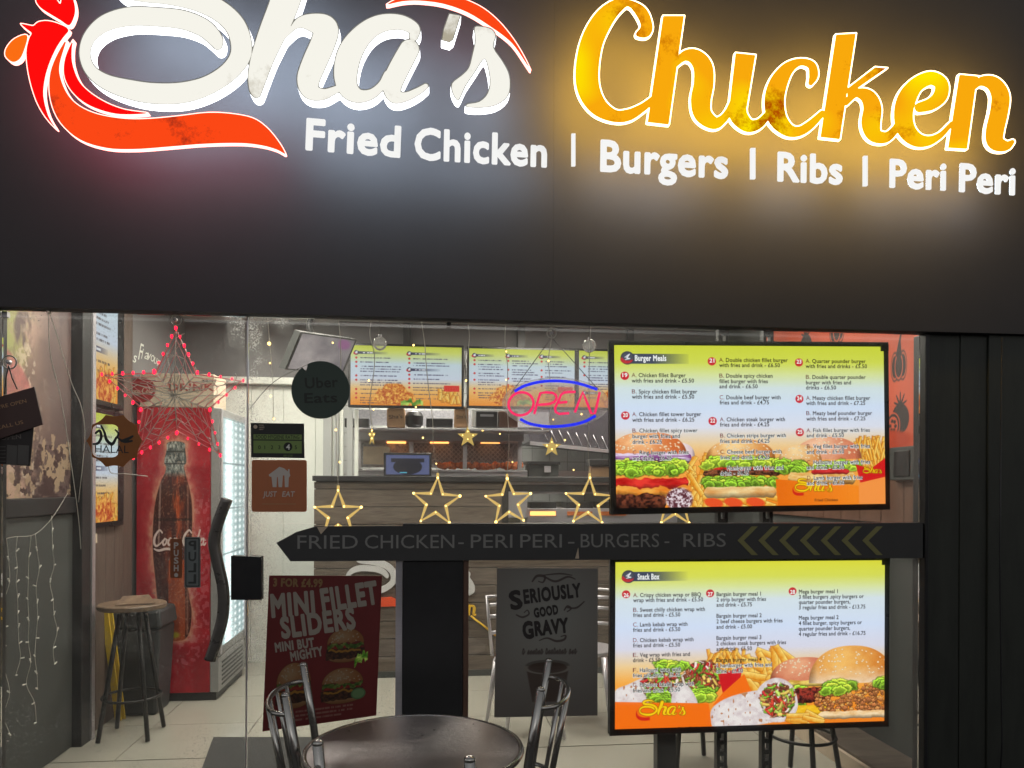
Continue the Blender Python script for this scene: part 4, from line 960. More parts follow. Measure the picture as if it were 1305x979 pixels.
c.a = lerp((120, 140, 142), (235, 250, 250), np.clip(np.exp(-((c.X-18)/12)**2)*.9+.25*fbm(c.X/5, c.Y/5, 2), 0, 1)); c.put(ell(gx*0+gx, gy, 0, 0, 2.6, 1.1, 0, 2)*.9, (255, 255, 255)); c.put(((c.Y % 30) < 1.2)*.6, (90, 105, 108))
zd = zt-.05
quad_uv('lit_contents', [Vector((fx1-.0105, fy0+.05, zd)), Vector((fx1-.0105, fy1-.05, zd)), Vector((fx1-.0105, fy1-.05, .36)), Vector((fx1-.0105, fy0+.05, .36))], img_mat('fridge_contents', c.a, emit=1.5), fg)
for y_ in (fy0+.005, fy1-.05): obj('door_edge', BX(fx1-.0117, fx1-.0, y_, y_+.044, .31, zt-.003), M['steel'], fg, bevel=.003)
bxh = onY(220, 476, fy0).z
bx = thing('cola_carton', 'beige drinks carton with a red disc lying on top of the fridge', 'carton', (fx0, fy0, zt))
obj('carton_body', BX(fx0+.02, fx1-.05, fy0+.0, fy0+.3, zt+.001, bxh), M['carton'], bx, bevel=.004)
mb = MB(); cc0 = onY(181, 497, fy0-.002); r = .088
mb.add([cc0]+[cc0+Vector((r*math.cos(k*math.pi/16), 0, r*.95*math.sin(k*math.pi/16))) for k in range(32)], [(0, 1+k, 1+(k+1) % 32) for k in range(32)]); obj('red_disc', mb, mat('carton_red', (.3, .02, .02), .6), bx)
F = field(lambda X, Y: script_cola(X, Y, 165.5, 500, .2), 160, 488, 206, 508, .25); mb = loops_mesh(contours(F, 160, 488, .25, .03), fy0-.004, fy0-.003, tf=lambda x, y: onY(x, y, fy0-.004)); obj('script', mb, M['carton'], bx)
mb = MB(); textY(mb, 'DRINK', (215, 498), (272, 498), 9, fy0-.003, bold=.02); obj('red_lettering', mb, mat('carton_red_ink', (.3, .03, .02), .6), bx)
mb = MB(); textY(mb, 'zero', (257, 487), (275, 487), 4, fy0-.003, bold=.03); obj('black_lettering', mb, M['frame'], bx)

# bin, folded yellow sign, stools, mat, steel chair
p = atD(171, 925, 4.75); bw = .19
bn = thing('waste_bin', 'dark grey plastic waste bin under and behind the wooden-topped stool', 'bin', (p.x, p.y, .005))
H = .86
def frustum(w0, w1, z0_, z1_, cx, cy): return MB().add([(cx+a*w, cy+b*w, z) for z, w in ((z0_, w0), (z1_, w1)) for a, b in ((-1, -1), (1, -1), (1, 1), (-1, 1))], [(0, 3, 2, 1), (4, 5, 6, 7), (0, 1, 5, 4), (1, 2, 6, 5), (2, 3, 7, 6), (3, 0, 4, 7)])
obj('body', frustum(.125, .15, .006, .56, p.x, p.y+.15), M['bin'], bn, bevel=.02); obj('lid', frustum(.165, .15, .561, .68, p.x, p.y+.15), M['bin'], bn, bevel=.02)
obj('lid_flap', BX(p.x-.08, p.x+.08, p.y-.012, p.y-.0, .59, .65), M['blackplastic'], bn, bevel=.005)
q = atD(128, 930, 4.6)
ys = thing('wet_floor_sign', 'folded yellow floor sign leaning beside the waste bin', 'floor sign', (q.x, q.y, .005))
for dy, dx in ((0, 0), (.03, .012)):
    s_ = slab([Vector((q.x-.0+dx, q.y+dy, .70)), Vector((q.x+.04+dx, q.y+dy, .70)), Vector((q.x+.10+dx, q.y+dy+.05, .012)), Vector((q.x+.065+dx, q.y+dy+.05, .012))], (0, .012, 0)); obj('board', s_, M['yellow'], ys, bevel=.003)
def make_stool(name, label, top_m, leg_m, h=.78, rt=.19, rf=.25, rr=.22, zr=.24, loc=(0, 0, 0), rot=0, cat='stool', group='bar stools inside the shop'):
    t = thing(name, label, cat, (0, 0, 0), group)
    obj('seat', MB().lathe([(rt-.006, h-.03), (rt, h-.022), (rt, h-.006), (rt-.006, h)], (0, 0, 0), 40), top_m, t)
    obj('seat_plate', MB().lathe([(.11, h-.042), (.11, h-.0305)], (0, 0, 0), 16), leg_m, t)
    for k in range(4):
        a_ = k*math.pi/2+.5; obj('leg', MB().tube([(.07*math.cos(a_), .07*math.sin(a_), h-.042), (rf*math.cos(a_), rf*math.sin(a_), .012)], .013, 8), leg_m, t)
    rg = rf*(1-zr/h)+.07*(zr/h)
    obj('foot_ring', MB().tube([((rg+.004)*math.cos(k*math.pi/16), (rg+.004)*math.sin(k*math.pi/16), zr) for k in range(32)], .008, 6, closed=True), leg_m, t)
    t.location = loc; t.rotation_euler.z = rot; WL[t.name] = Vector(loc); return t
p = atD(168, 950, 4.4)
st1 = make_stool('bar_stool', 'wooden-topped bar stool with black splayed legs in front of the waste bin', M['wood_top'], M['dark_metal'], rt=.185, rf=.19, loc=(p.x, p.y, 0), rot=.3)
pp = thing('folded_paper', 'brown paper leaflet lying on the wooden stool top', 'leaflet', (p.x, p.y, .79))
obj('sheet', slab([Vector((p.x-.05, p.y-.12, .783)), Vector((p.x+.15, p.y-.06, .786)), Vector((p.x+.05, p.y+.12, .81)), Vector((p.x-.06, p.y+.02, .815))], (0, 0, .003)), M['wood_top'], pp)
p = atD(1022, 960, 3.75); copy_thing(st1, (p.x, p.y, 0), .9, 'black-legged bar stool seen below the lower menu screen, right of the slotted poles', 'bar stools inside the shop')
p = atD(880, 960, 3.95); copy_thing(st1, (p.x, p.y, 0), .35, 'black-legged bar stool seen below the lower menu screen, left of the slotted poles', 'bar stools inside the shop')
mt = obj('door_mat', slab([onZ(236, 979+60, .006), onZ(272, 941, .006), onZ(440, 941, .006), onZ(440, 1039, .006)][::-1], (0, 0, .008)), M['mat']); tag(mt, 'dark doormat on the tiles inside the entrance', 'doormat')
def steel_chair(label, loc, rot):
    t = thing('steel_chair', label, 'chair', (0, 0, 0), 'steel chairs inside the shop')
    obj('seat', MB().lathe([(.17, .43), (.18, .44), (.18, .455), (.17, .46)], (0, 0, 0), 24), M['steel'], t)
    for sx in (-1, 1):
        for sy in (-1, 1): obj('leg', MB().tube([(sx*.13, sy*.13, .43), (sx*.18, sy*.18, .012)], [.02, .009], 10), M['steel'], t)
    obj('backrest', MB().tube([(-.15, .15, .45), (-.17, .2, .8), (.17, .2, .8), (.15, .15, .45)], .012, 8), M['steel'], t)
    for z_ in (.58, .68, .75): obj('back_slat', MB().tube([(-.155, .19, z_), (.155, .19, z_)], [.012, .012], 8), M['steel'], t)
    t.location = loc; t.rotation_euler.z = rot; return t
p = atD(668, 940, 4.45); sc1 = steel_chair('steel chair with tapered legs showing below the grey gravy poster, nearest the column', (p.x, p.y, 0), .25)
p = atD(748, 930, 4.75); copy_thing(sc1, (p.x, p.y, 0), -.4, 'steel chair with tapered legs between the gravy poster and the lower menu screen', 'steel chairs inside the shop')

# ================================================================== shopfront: fascia, shutter housing, pilaster, frames, glass
FY, LY = -.055, -.255
zf = onY(600, 412, .014).z; zs = onY(300, 244, FY).z
sf = thing('shopfront', 'dark shopfront with deep fascia, right pilaster and black window frames', 'shopfront', (0, 0, 0))
obj('fascia_panel', BX(-3.6, onY(706, 100, FY).x-.0002, FY, FY+.04, zf, 4.1), M['fascia'], sf)
obj('fascia_panel', BX(onY(706, 100, FY).x+.0002, 3.8, FY, FY+.04, zf, 4.1), M['fascia'], sf)
obj('shutter_housing', BX(-3.6, 3.8, FY+.0402 if False else -.0145, .014, zf, zs), M['shutter'], sf)
obj('housing_back', BX(-3.6, 3.8, -.0145, .06, zs+.001, 4.1), M['shutter'], sf)
zh = onY(600, 409, 0).z
obj('bolt_head', MB().lathe([(.008, 0), (.01, -.004), (.006, -.012)], onY(572, 411, FY+.02), 10), M['frame'], sf)
xr0 = onY(1175, 700, -.01).x
xp = onY(1184, 700, -.03).x
obj('right_jamb', BX(xr0, xp, -.03, .05, 0, zf-.001), M['frame'], sf, bevel=.004)
xs_ = [xp+.003, onY(1229, 700, -.05).x, onY(1268, 700, -.07).x, 3.8]
for i, dy in enumerate((-.022, -.025, -.034)): obj('pilaster_board', BX(xs_[i], xs_[i+1]-.002, dy, .055, 0, zf-.001), M['pilaster'], sf, bevel=.002)
obj('pilaster_cable', MB().tube([onY(1275, 985, -.1), onY(1277, 950, -.092), onY(1274, 700, -.09), onY(1277, 430, -.09)], .003, 6), M['frame'], sf)
xL0 = onY(-8, 700, 0).x
obj('left_jamb', BX(-3.6, onY(2, 400, 0).x-.006, -.03, .05, 0, zf-.001), M['frame'], sf, bevel=.004)
z1, z2 = onY(900, 712, -.01).z, onY(900, 667, -.01).z
xc0, xc1 = onY(513, 800, 0).x, onY(590, 800, 0).x
obj('transom', BX(xc0, xr0-.001, -.02, .04, z1, z2), M['frame'], sf, bevel=.003)
obj('sill', BX(onY(315, 900, 0).x, xr0-.001, -.05, .05, 0, .12), M['frame'], sf, bevel=.005)
cl = thing('dark_column', 'dark boxed column behind the table, between the two posters', 'column', (xc0, 0, 0))
obj('shaft', BX(xc0, xc1, -.018, .22, .121, z1-.001), M['frame'], cl, bevel=.004)
obj('left_edge_strip', BX(xc0-.025, xc0-.001, -.01, .02, .121, z1-.001), M['steel'], cl); obj('right_edge_strip', BX(xc1+.001, xc1+.02, -.012, .02, .121, z1-.001), M['wood_dark'], cl)
xd = onY(314, 700, 0).x
wn = thing('shop_window', 'large clear shop window between the glass door and the right jamb', 'window', (xd, 0, 0))
obj('pane', BX(xd+.004, xr0-.002, .004, .010, z2+.001, zf-.0005), M['glass'], wn); obj('pane', BX(xd+.004, xc0-.03, .004, .010, .121, z2-.001), M['door_glass'], wn); obj('pane', BX(xc1+.021, xr0-.002, .004, .010, .121, z1-.001), M['glass'], wn)
obj('edge_seal', BX(xd-.0015, xd+.0025, .002, .012, .121, zf-.0005), M['steel'], wn)
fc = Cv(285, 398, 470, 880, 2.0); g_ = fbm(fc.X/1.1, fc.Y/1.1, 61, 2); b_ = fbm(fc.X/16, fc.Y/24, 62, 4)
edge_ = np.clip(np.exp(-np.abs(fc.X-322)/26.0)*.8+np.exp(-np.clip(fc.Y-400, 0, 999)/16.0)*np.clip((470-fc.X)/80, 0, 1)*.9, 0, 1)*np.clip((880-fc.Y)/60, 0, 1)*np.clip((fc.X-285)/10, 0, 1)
film = np.clip(edge_*(np.clip((g_-.42)*3.2, 0, 1)*.55+.16)*np.clip((b_-.25)*2.6, 0, 1.2), 0, .7)  # speckled film; white glow of grazing lamp light painted in along edges
quad_uv('glow_film', [onY(316.5, 404, .0125), onY(470, 408, .0125), onY(470, 880, .0125), onY(316.5, 880, .0125)], film_mat('glow_film_window', film[:, int(31.5*2):]), wn)
dr = thing('glass_door', 'frameless glass entrance door left of the shop window, with a curved dark handle', 'door', (xd, 0, 0))
obj('pane', BX(onY(2, 400, 0).x, xd-.003, .004, .012, .02, zf-.0005), M['door_glass'], dr)
quad_uv('glow_film', [onY(285, 403, .0145), onY(312, 404, .0145), onY(312, 880, .0145), onY(285, 880, .0145)], film_mat('glow_film_door', film[:, :54]), dr)
obj('lock_patch', slab([onY(295, 709, -.006), onY(333, 710, -.006), onY(333, 764, -.006), onY(295, 764, -.006)], (0, .028, 0)), M['frame'], dr, bevel=.002)
obj('top_patch', slab([onY(2, 397, -.004), onY(9, 397, -.004), onY(9, 404, -.004), onY(2, 404, -.004)], (0, .02, 0)), M['steel'], dr)
hp = dense([(288, 636, 0), (276, 668, 0), (271.5, 692, 0), (276, 717, 0), (283, 750, 0), (283, 782, 0), (276, 812, 0), (266, 842, 0)])
for Yh, dx in ((-.045, 0), (.06, 3)):
    mb = MB(); pt = [onY(x+dx, y, Yh) for x, y, _ in hp]; mb.tube(pt, .017, 12, flat=.6); h = obj('handle', mb, M['dark_handle'], dr)
for i in (4, -5): obj('handle_stud', MB().tube([onY(hp[i][0], hp[i][1], -.045), onY(hp[i][0], hp[i][1], .06)], .009, 8), M['chrome'], dr)

# ================================================================== illuminated sign lettering
def fasc(name, label, cat, px, py, group=None): return thing(name, label, cat, onY(px, py, LY), group)
def raised(th, fn, box, st, face, side, nm, rim=0.0, inset=0.0, Yf=LY, Yb=LY+.045, trim=None, spill=None):
    F = field(fn, *box, st)
    lo = contours(F-rim, box[0], box[1], st)
    obj(nm+'_side', loops_mesh(lo, Yf, Yb, cap=bool(rim)), side, th)
    obj(nm+'_back', loops_mesh(lo, Yb, Yb, sides=False, tf=lambda x, y: (lambda p: Vector((p.x, Yb, p.z)))(onY(x, y, Yf))), spill, th)
    if trim: obj(nm+'_trim', loops_mesh(lo, Yf-.0004, Yf, sides=False), trim, th)
    obj(nm+'_face', loops_mesh(contours(F+inset, box[0], box[1], st), Yf-.003, Yf+.002), face, th)
w1 = fasc('script_lettering', 'large glowing cream white script word with deep sides, left on the shop sign', 'sign lettering', 370, 70)
for fn, box, nm in ((sdf_sha, (80, -90, 560, 160), 'joined_letters'), (sdf_apos, (540, 0, 600, 70), 'apostrophe'), (sdf_s, (560, 20, 670, 160), 'letter')):
    raised(w1, fn, box, 1.0, M['white_face'], M['white_side'], nm, inset=1.3, trim=M['trim'], spill=M['white_spill'])
w2 = fasc('amber_lettering', 'large glowing amber script word with white outline, right on the shop sign', 'sign lettering', 1010, 100)
raised(w2, sdf_chicken, (720, -15, 1312, 215), 1.0, M['amber_face'], M['amber_side'], 'joined_letters', rim=.8, inset=.7, Yf=-.235, Yb=-.221, spill=M['amber_spill'])
em = fasc('rooster_emblem', 'glowing red and orange rooster emblem with swooshes at the left end of the sign', 'sign emblem', 60, 90)
P1 = lambda pts, n=4: dense(z0(Z1, pts), True, n)
shapes = [('comb', P1([(148,-2),(165,30),(210,60),(250,84),(285,105),(305,75),(312,35),(300,-15),(275,-40),(256,-10),(250,15),(232,-8),(200,-40),(165,-45)]), 'red_face'),
    ('body', P1([(85,98),(130,106),(142,104),(160,90),(200,86),(250,100),(285,122),(262,155),(235,195),(205,260),(185,330),(180,400),(200,480),(232,535),(190,490),(150,420),(120,320),(108,220),(120,160),(130,138),(110,122)], 3), 'red_face'),
    ('wattle', P1([(112,145),(60,160),(25,200),(22,235),(50,257),(80,245),(100,205)]), 'orange_drop'),
    ('lower_swoosh', P1([(275,165),(230,240),(205,320),(210,420),(250,510),(330,580),(440,615),(560,620),(700,610),(850,598),(1000,595),(1090,605),(1150,622),(1187,640),(1160,590),(1110,530),(1050,490),(960,472),(860,468),(740,482),(620,493),(520,493),(410,475),(330,440),(280,390),(250,320),(248,260)]), 'orange_face'),
    ('thin_swoosh', P1([(303,165),(270,240),(265,310),(290,370),(340,420),(410,455),(500,475),(615,470),(520,455),(440,425),(370,380),(325,330),(300,260),(298,200)]), 'red_face')]
for nm, pts, fm in shapes:
    xs = [p[0] for p in pts]; ys = [p[1] for p in pts]; box = (min(xs)-6, min(ys)-6, max(xs)+6, max(ys)+6)
    raised(em, lambda X, Y: sd_poly(X, Y, pts), box, .8, M[fm], M['pink_side'], nm, rim=.7, inset=.4, Yf=-.22, Yb=-.2, spill=M['red_spill'])
sw = fasc('top_swoosh', 'glowing orange-red arc over the end of the white script word', 'sign emblem', 600, 10)
pts = dense(z0(Z2, [(465,18),(560,-25),(700,-30),(800,0),(870,35),(930,85),(985,150),(1030,220),(1065,290),(1045,262),(1000,195),(960,155),(890,105),(800,50),(700,15),(600,2),(530,5)]), True, 3)
raised(sw, lambda X, Y: sd_poly(X, Y, pts), (480, -20, 690, 100), .8, M['orange_face'], M['pink_side'], 'arc', rim=.7, inset=.4, Yf=-.22, Yb=-.2, spill=M['red_spill'])
WY = -.21
words = [('Fried', (389, 191), (510, 201), 41), ('Chicken', (528, 203), (697, 213.5), 41), ('|', (728.5, 211), (733.5, 211), 41), ('Burgers', (765, 218.5), (928, 228), 41), ('|', (957, 227.5), (963, 227.5), 39), ('Ribs', (991, 231), (1074, 235.5), 38), ('|', (1101, 236.5), (1106, 236.5), 38), ('Peri', (1134, 239), (1206, 243), 37), ('Peri', (1223, 244.5), (1294, 249), 37)]
lab = {'Fried': 'first small glowing white word of the lower line on the sign, under the white script', 'Chicken': 'second and longest small glowing white word of the lower line on the sign', 'Burgers': 'third small glowing white word of the lower line, between the first two bars', 'Ribs': 'fourth small glowing white word of the lower line, the shortest of four letters'}
cnt = {}
for s, a_, b_, cap in words:
    k = cnt[s] = cnt.get(s, 0)+1
    if s == '|':
        t = fasc('divider_bar', ['small white bar left of the third word on the sign', 'small white bar right of the third word on the sign', 'small white bar right of the shortest word on the sign'][k-1], 'sign lettering', *a_, group='divider bars of the lower sign line')
        sl = slab([onY(a_[0], a_[1]-cap, WY), onY(b_[0], b_[1]-cap, WY), onY(b_[0], b_[1], WY), onY(a_[0], a_[1], WY)], (0, .01, 0)); obj('bar', sl, M['white_word'], t); continue
    l_ = lab.get(s) or ['fifth small glowing white word of the lower line, right of the third bar', 'last small glowing white word at the right end of the lower line'][k-1]
    t = fasc('small_lettering', l_, 'sign lettering', *a_, group='small white words of the lower sign line')
    BO = .030; vs, fs = text2d(s, BO, 0.0, .5); xa, xb = vs[:, 0].min(), vs[:, 0].max()
    p0 = onY(*a_, WY); p1 = onY(*b_, WY); U = (p1-p0).normalized(); V = Vector((-U.z, 0, U.x)); su = (p1-p0).length/(xb-xa); sv = (onY(a_[0], a_[1]-cap, WY)-p0).length/(CAP+2*BO); x_ = 0.0
    for ch in s:      # one object per letter
        cv, cf = text2d(ch, BO, 0.0, .5)
        mb = MB(); mb.add([p0+U*((x+x_-xa)*su)+V*((y+BO)*sv)-Vector((0, .004, 0))*(z-.5) for x, y, z in cv], cf); obj('letter', mb, M['white_word'], t)
        v0, f0 = text2d(ch, .02, 0.0, 0.0); mb = MB(); mb.add([p0+U*((x+x_-xa)*su)+V*((y+BO)*sv)+Vector((0, .006, 0)) for x, y, z in v0], f0); obj('letter_back', mb, M['white_spill'], t); x_ += adv(ch)+BO*1.1

# ================================================================== arrow board
ab = thing('arrow_board', 'long dark arrow-shaped board with grey lettering pointing left across the window', 'sign board', onY(352, 692, -.03))
obj('board', pxslab([(352, 692), (370, 715.5), (1176, 711.5), (1176, 666.5), (402, 671), (378, 678)], -.03, .007), mat('arrow_vinyl', (.045, .045, .046), .55, var=.08), ab)
M['arrow_text'] = mat('arrow_lettering', (.24, .24, .23), .5, var=.05)
for s, x0, x1 in (('FRIED', 379, 456), ('CHICKEN', 465, 579), ('-', 584, 591), ('PERI', 600, 653), ('PERI', 663, 716), ('-', 724, 732), ('BURGERS', 740, 840), ('-', 847, 853), ('RIBS', 871, 925)):
    if s == 'PERI' and False: pass
    mb = MB(); yb = 699.5-(x0-380)*.005; yb1 = 699.5-(x1-380)*.005
    if s == '-': mb = slab([onY(x0, yb-7, -.0305), onY(x1, yb-7, -.0305), onY(x1, yb-5, -.0305), onY(x0, yb-5, -.0305)], (0, .0005, 0))
    else: textY(mb, s, (x0, yb), (x1, yb1), 17, -.0308, bold=.0)
    obj('lettering', mb, M['arrow_text'], ab)
M['chev'] = mat('olive_chevron', (.22, .21, .08), .5)
for k in range(7):
    x = 940+k*26.5; 
    obj('chevron', pxslab([(x+18, 671), (x+26, 671), (x+8, 689), (x+26, 707.5), (x+18, 707.5), (x, 689)], -.0312, .001), M['chev'], ab)
for pts in ([(404, 672), (409, 681), (418, 671)], [(733, 712), (737, 698), (738, 712)]): obj('torn_flap', pxslab(pts, -.034, .002), M['carton'], ab)

# ================================================================== menu screens in the window
YS = .024
def big_screen(name, label, TL, TR, BR, BL, cv, heads, circles, lines, mname):
    t = thing('menu_screen', label, 'screen', onY(*BL, YS), 'large menu screens hung in the window')
    F_ = [onY(*q, YS) for q in (TL, TR, BR, BL)]
    U = (F_[1]-F_[0]).normalized(); V = Vector((-U.z, 0, U.x))
    w = (F_[1]-F_[0]).length; h = ((F_[0]-F_[3]).dot(V)+(F_[1]-F_[2]).dot(V))/2; o = F_[3]+(F_[0]-F_[3]-V*h)*.5
    def P(a, b, d=0): return o+U*(a*w)+V*(b*h)+Vector((0, d, 0))
    obj('bezel', slab([P(-.017, -.035), P(1.017, -.035), P(1.017, 1.025), P(-.017, 1.025)][::-1], (0, .027, 0)), M['bezel'], t, bevel=.003)
    quad_uv('display', [P(0, 1, -.0012), P(1, 1, -.0012), P(1, 0, -.0012), P(0, 0, -.0012)], img_mat(mname, cv.a, emit=1.08, rough=.25), t)
    x0, y0_, x1, y1_ = TL[0], TL[1], TR[0], (BL[1]+BR[1])/2; yt = (TL[1]+TR[1])/2
    L = lambda px, py, d: P((px-x0)/(x1-x0), 1-(py-yt)/(y1_-yt), d)
    ppx = w/(x1-x0); sc_ = None
    ref = text2d('with fries and drink - £5.50', .006)[0]; rw = ref[:, 0].max()-ref[:, 0].min()
    size_u = 74*ppx/rw
    mb = MB(); mbr = MB(); mbw = MB(); size_u *= (1 if mname == 'upper' else .93)
    for (lx, ly, s) in lines:
        if len(s) > 2 and s[1] == '.':
            put_text(mbr, s[:2], L(lx, ly, -.003), U, V, cap=4.9*ppx, width=6*ppx, bold=.004); off = 8.5; s = s[3:]
        else: off = 0
        vs_ = text2d(s, .022)[0]; ww = (vs_[:, 0].max()-vs_[:, 0].min())*size_u
        put_text(mb, s, L(lx+off, ly, -.003), U, V, cap=4.7*ppx, width=ww, bold=.022)
        if ly > (548 if mname == 'upper' else 848): put_text(mbw, s, L(lx+off, ly, -.002)-U*(.045*ppx*5)-V*(.04*ppx*5), U, V, cap=4.7*ppx, width=ww+.09*ppx*5, bold=.085)
    obj('menu_text', mb, M['ink_dark'], t); obj('text_halo', mbw, M['ink_white'], t); obj('item_letters', mbr, mat('ink_red', (.45, .03, .04), .6, var=0), t)
    mb = MB()
    for (s, cx, cy) in circles: put_text(mb, s, L(cx-3.1, cy+2.3, -.003), U, V, cap=4.6*ppx, width=6.2*ppx, bold=.03)
    for (s, xa, xb, yb_) in heads: put_text(mb, s, L(xa, yb_, -.003), U, V, cap=6.6*ppx, width=(xb-xa)*ppx, bold=.035)
    obj('white_text', mb, M['ink_white'], t)
    if mname == 'upper': subs = (1012, 641, 1060)
    else: subs = (840, 927, 880)
    mb = MB(); put_text(mb, 'Fried Chicken', L(subs[0]+22, subs[1]+.5, -.003), U, V, cap=3.4*ppx, width=30*ppx, bold=.02); obj('logo_text', mb, M['ink_dark'], t)
    # corner clip of the cable and the small brand plate
    obj('corner_clip', slab([L(x1-4, yt-3, -.006), L(x1+6, yt-3, -.006), L(x1+6, yt+6, -.006), L(x1-4, yt+6, -.006)], (0, .005, 0)), M['blackplastic'], t)
    return t, P, L
def rows(x, spec): return [(x, y, s) for y, s in spec]
cv = Cv(784, 441, 1127, 646, 3.6)
cv.grad([(441, (206, 212, 60)), (462, (212, 218, 84)), (478, (218, 226, 160)), (495, (214, 226, 228)), (520, (212, 224, 246)), (545, (224, 224, 238)), (568, (242, 204, 150)), (590, (250, 172, 80)), (646, (248, 140, 36))])
X, Y = cv.X, cv.Y
fries(cv, 872, 590, 900, 644, 22, 5, L=(20, 34), hw=3); fries(cv, 900, 634, 984, 646, 16, 15, ang=(0, .5), L=(20, 30), hw=3.4); fries(cv, 1090, 568, 1126, 592, 60, 6, ang=(1.2, 1.95), L=(18, 28), hw=1.5)
for tx in (905, 930, 958): cv.put(ell(X, Y, tx, 641, 12, 6, .2, 1.5), (238, 84, 40))
bun(cv, 862, 581, 20, 17, 3, col=(226, 200, 205), hi=(255, 240, 240), sesame=False); bun(cv, 824, 580, 48, 30, 13, col=(214, 106, 50), hi=(255, 196, 140))
band(cv, 778, 878, 577, 590, (120, 44, 120), (236, 214, 238), 4, 2, (30, 1.6), 4); leafy(cv, 780, 868, 589, 603, 71)
band(cv, 780, 874, 609, 623, (176, 16, 18), (240, 60, 50), 5, 3, (20, 5)); band(cv, 780, 878, 620, 632, (232, 130, 40), (255, 196, 96), 6, 5, (30, 6)); band(cv, 780, 846, 629, 648, (40, 18, 16), (128, 66, 44), 7, 3, (3, 2.4), 3.4)
cv.put(ell(X, Y, 862, 636, 17, 15, 0, 3), lerp((92, 40, 50), (236, 220, 226), np.clip((fbm(X/2.2, Y/2.2, 19)-.38)*4, 0, 1)))
bun(cv, 940, 586, 44, 26, 12, col=(216, 132, 62), hi=(255, 214, 150)); leafy(cv, 894, 988, 586, 594, 72); band(cv, 905, 985, 596, 602, (190, 24, 20), (240, 70, 54), 9, 1.5); band(cv, 892, 992, 600, 609, (48, 22, 18), (150, 84, 56), 10, 3, (4, 2), 3); band(cv, 905, 978, 607, 612, (246, 170, 40), (255, 214, 96), 11, 2); leafy(cv, 894, 984, 611, 619, 73)
band(cv, 893, 985, 621, 635, (226, 160, 90), (252, 226, 168), 12, 1.5, (20, 8))
bun(cv, 1052, 586, 44, 28, 14, col=(214, 118, 84), hi=(250, 196, 160)); bun(cv, 1016, 590, 28, 22, 18, col=(226, 150, 84), hi=(252, 216, 160)); leafy(cv, 990, 1022, 590, 604, 74); leafy(cv, 1040, 1090, 594, 602, 75); band(cv, 1000, 1088, 604, 620, (222, 150, 70), (250, 214, 140), 15, 2); band(cv, 1030, 1080, 600, 607, (190, 24, 30), (236, 60, 60), 16, 2)
cv.put(sdm(sd_poly(X, Y, [(984, 612), (1006, 614), (1092, 622), (1092, 660), (988, 660)])), lerp((236, 110, 16), (250, 138, 34), np.clip((X-984)/100, 0, 1)))
cv.put(sdm(sd_poly(X, Y, [(1092, 608), (1130, 590), (1130, 660), (1092, 660)])), (250, 150, 70)); cv.put(sdm(sd_poly(X, Y, [(1088, 594), (1108, 600), (1130, 584), (1130, 610), (1094, 618)])), (214, 28, 30))
logo(cv, 1000, 617, .088); logo(cv, 1093, 600, .045, swoosh=(214, 28, 30))
for cx_, cy_ in ((796.5, 479.5), (796.5, 529.5), (905, 461), (905, 537), (1016, 462), (1016, 509), (1016, 552)): cv.put(ell(X, Y, cx_, cy_, 5.2, 5.2), (205, 30, 48))
cv.put(sdm(np.maximum(np.abs(X-840)-36, np.abs(Y-458)-6.3))*np.clip((880-X)/50, 0, 1), (62, 68, 92)); mark(cv, 800, 457, 8.4)
L1 = rows(804.8, [(482, 'A. Chicken fillet Burger'), (488.8, 'with fries and drink - £5.50'), (502.5, 'B. Spicy chicken fillet burger'), (509, 'with fries and drink - £5.50'), (531, 'A. Chicken fillet tower burger'), (538, 'with fries and drink - £6.25'), (551.5, 'B. Chicken fillet spicy tower'), (558.5, 'burger with fries and'), (565.5, 'drink - £6.25'), (579, 'C. Ring burger with fries'), (586, 'and drink - £6.25')]) + \
     rows(914, [(462.5, 'A. Double chicken fillet burger'), (469, 'with fries and drink - £6.50'), (482.5, 'B. Double spicy chicken'), (489.5, 'fillet burger with fries'), (496, 'and drink - £6.50'), (510, 'C. Double beef burger with'), (516.5, 'fries and drink - £4.75'), (538, 'A. Chicken steak burger with'), (544.5, 'fries and drink - £4.25'), (558.5, 'B. Chicken strips burger with'), (565.5, 'fries and drink - £4.25'), (579, 'C. Cheese beef burger with'), (586, 'fries and drink - £4.25'), (599.5, 'D. Hamburger with fries and'), (606, 'drink - £4.25')]) + \
     rows(1024.5, [(463.5, 'A. Quarter pounder burger'), (470, 'with fries and drinks - £5.50'), (484, 'B. Double quarter pounder'), (491, 'burger with fries and'), (497.5, 'drinks - £6.50'), (511, 'A. Meaty chicken fillet burger'), (517.5, 'with fries and drink - £7.25'), (530.5, 'B. Meaty beef pounder burger'), (537.5, 'with fries and drink - £7.25'), (552.5, 'A. Fish fillet burger with fries'), (559, 'and drink - £5.50'), (573, 'B. Veg fillet burger with fries'), (580, 'and drink - £5.50'), (593.5, 'C. Halloumi burger with fries'), (600, 'and drink - £5.50'), (613.5, 'D. Lamb burger with fries'), (620, 'and drink - £5.50')])
ts, PU, LU = big_screen('upper', 'upper of two big window menu screens, burger meals on yellow and blue', (784, 441), (1127, 443), (1126, 645), (784, 647), cv, [('Burger Meals', 809, 848, 461.5)],
    [('19', 796.5, 479.5), ('20', 796.5, 529.5), ('21', 905, 461), ('22', 905, 537), ('23', 1016, 462), ('24', 1016, 509), ('25', 1016, 552)], L1, 'upper')
cv = Cv(784, 716, 1127, 929, 3.6); X, Y = cv.X, cv.Y
cv.grad([(716, (226, 222, 64)), (735, (220, 222, 90)), (752, (222, 230, 178)), (765, (218, 228, 236)), (800, (214, 224, 248)), (828, (222, 218, 234)), (850, (244, 206, 150)), (872, (252, 170, 70)), (929, (248, 130, 30))])
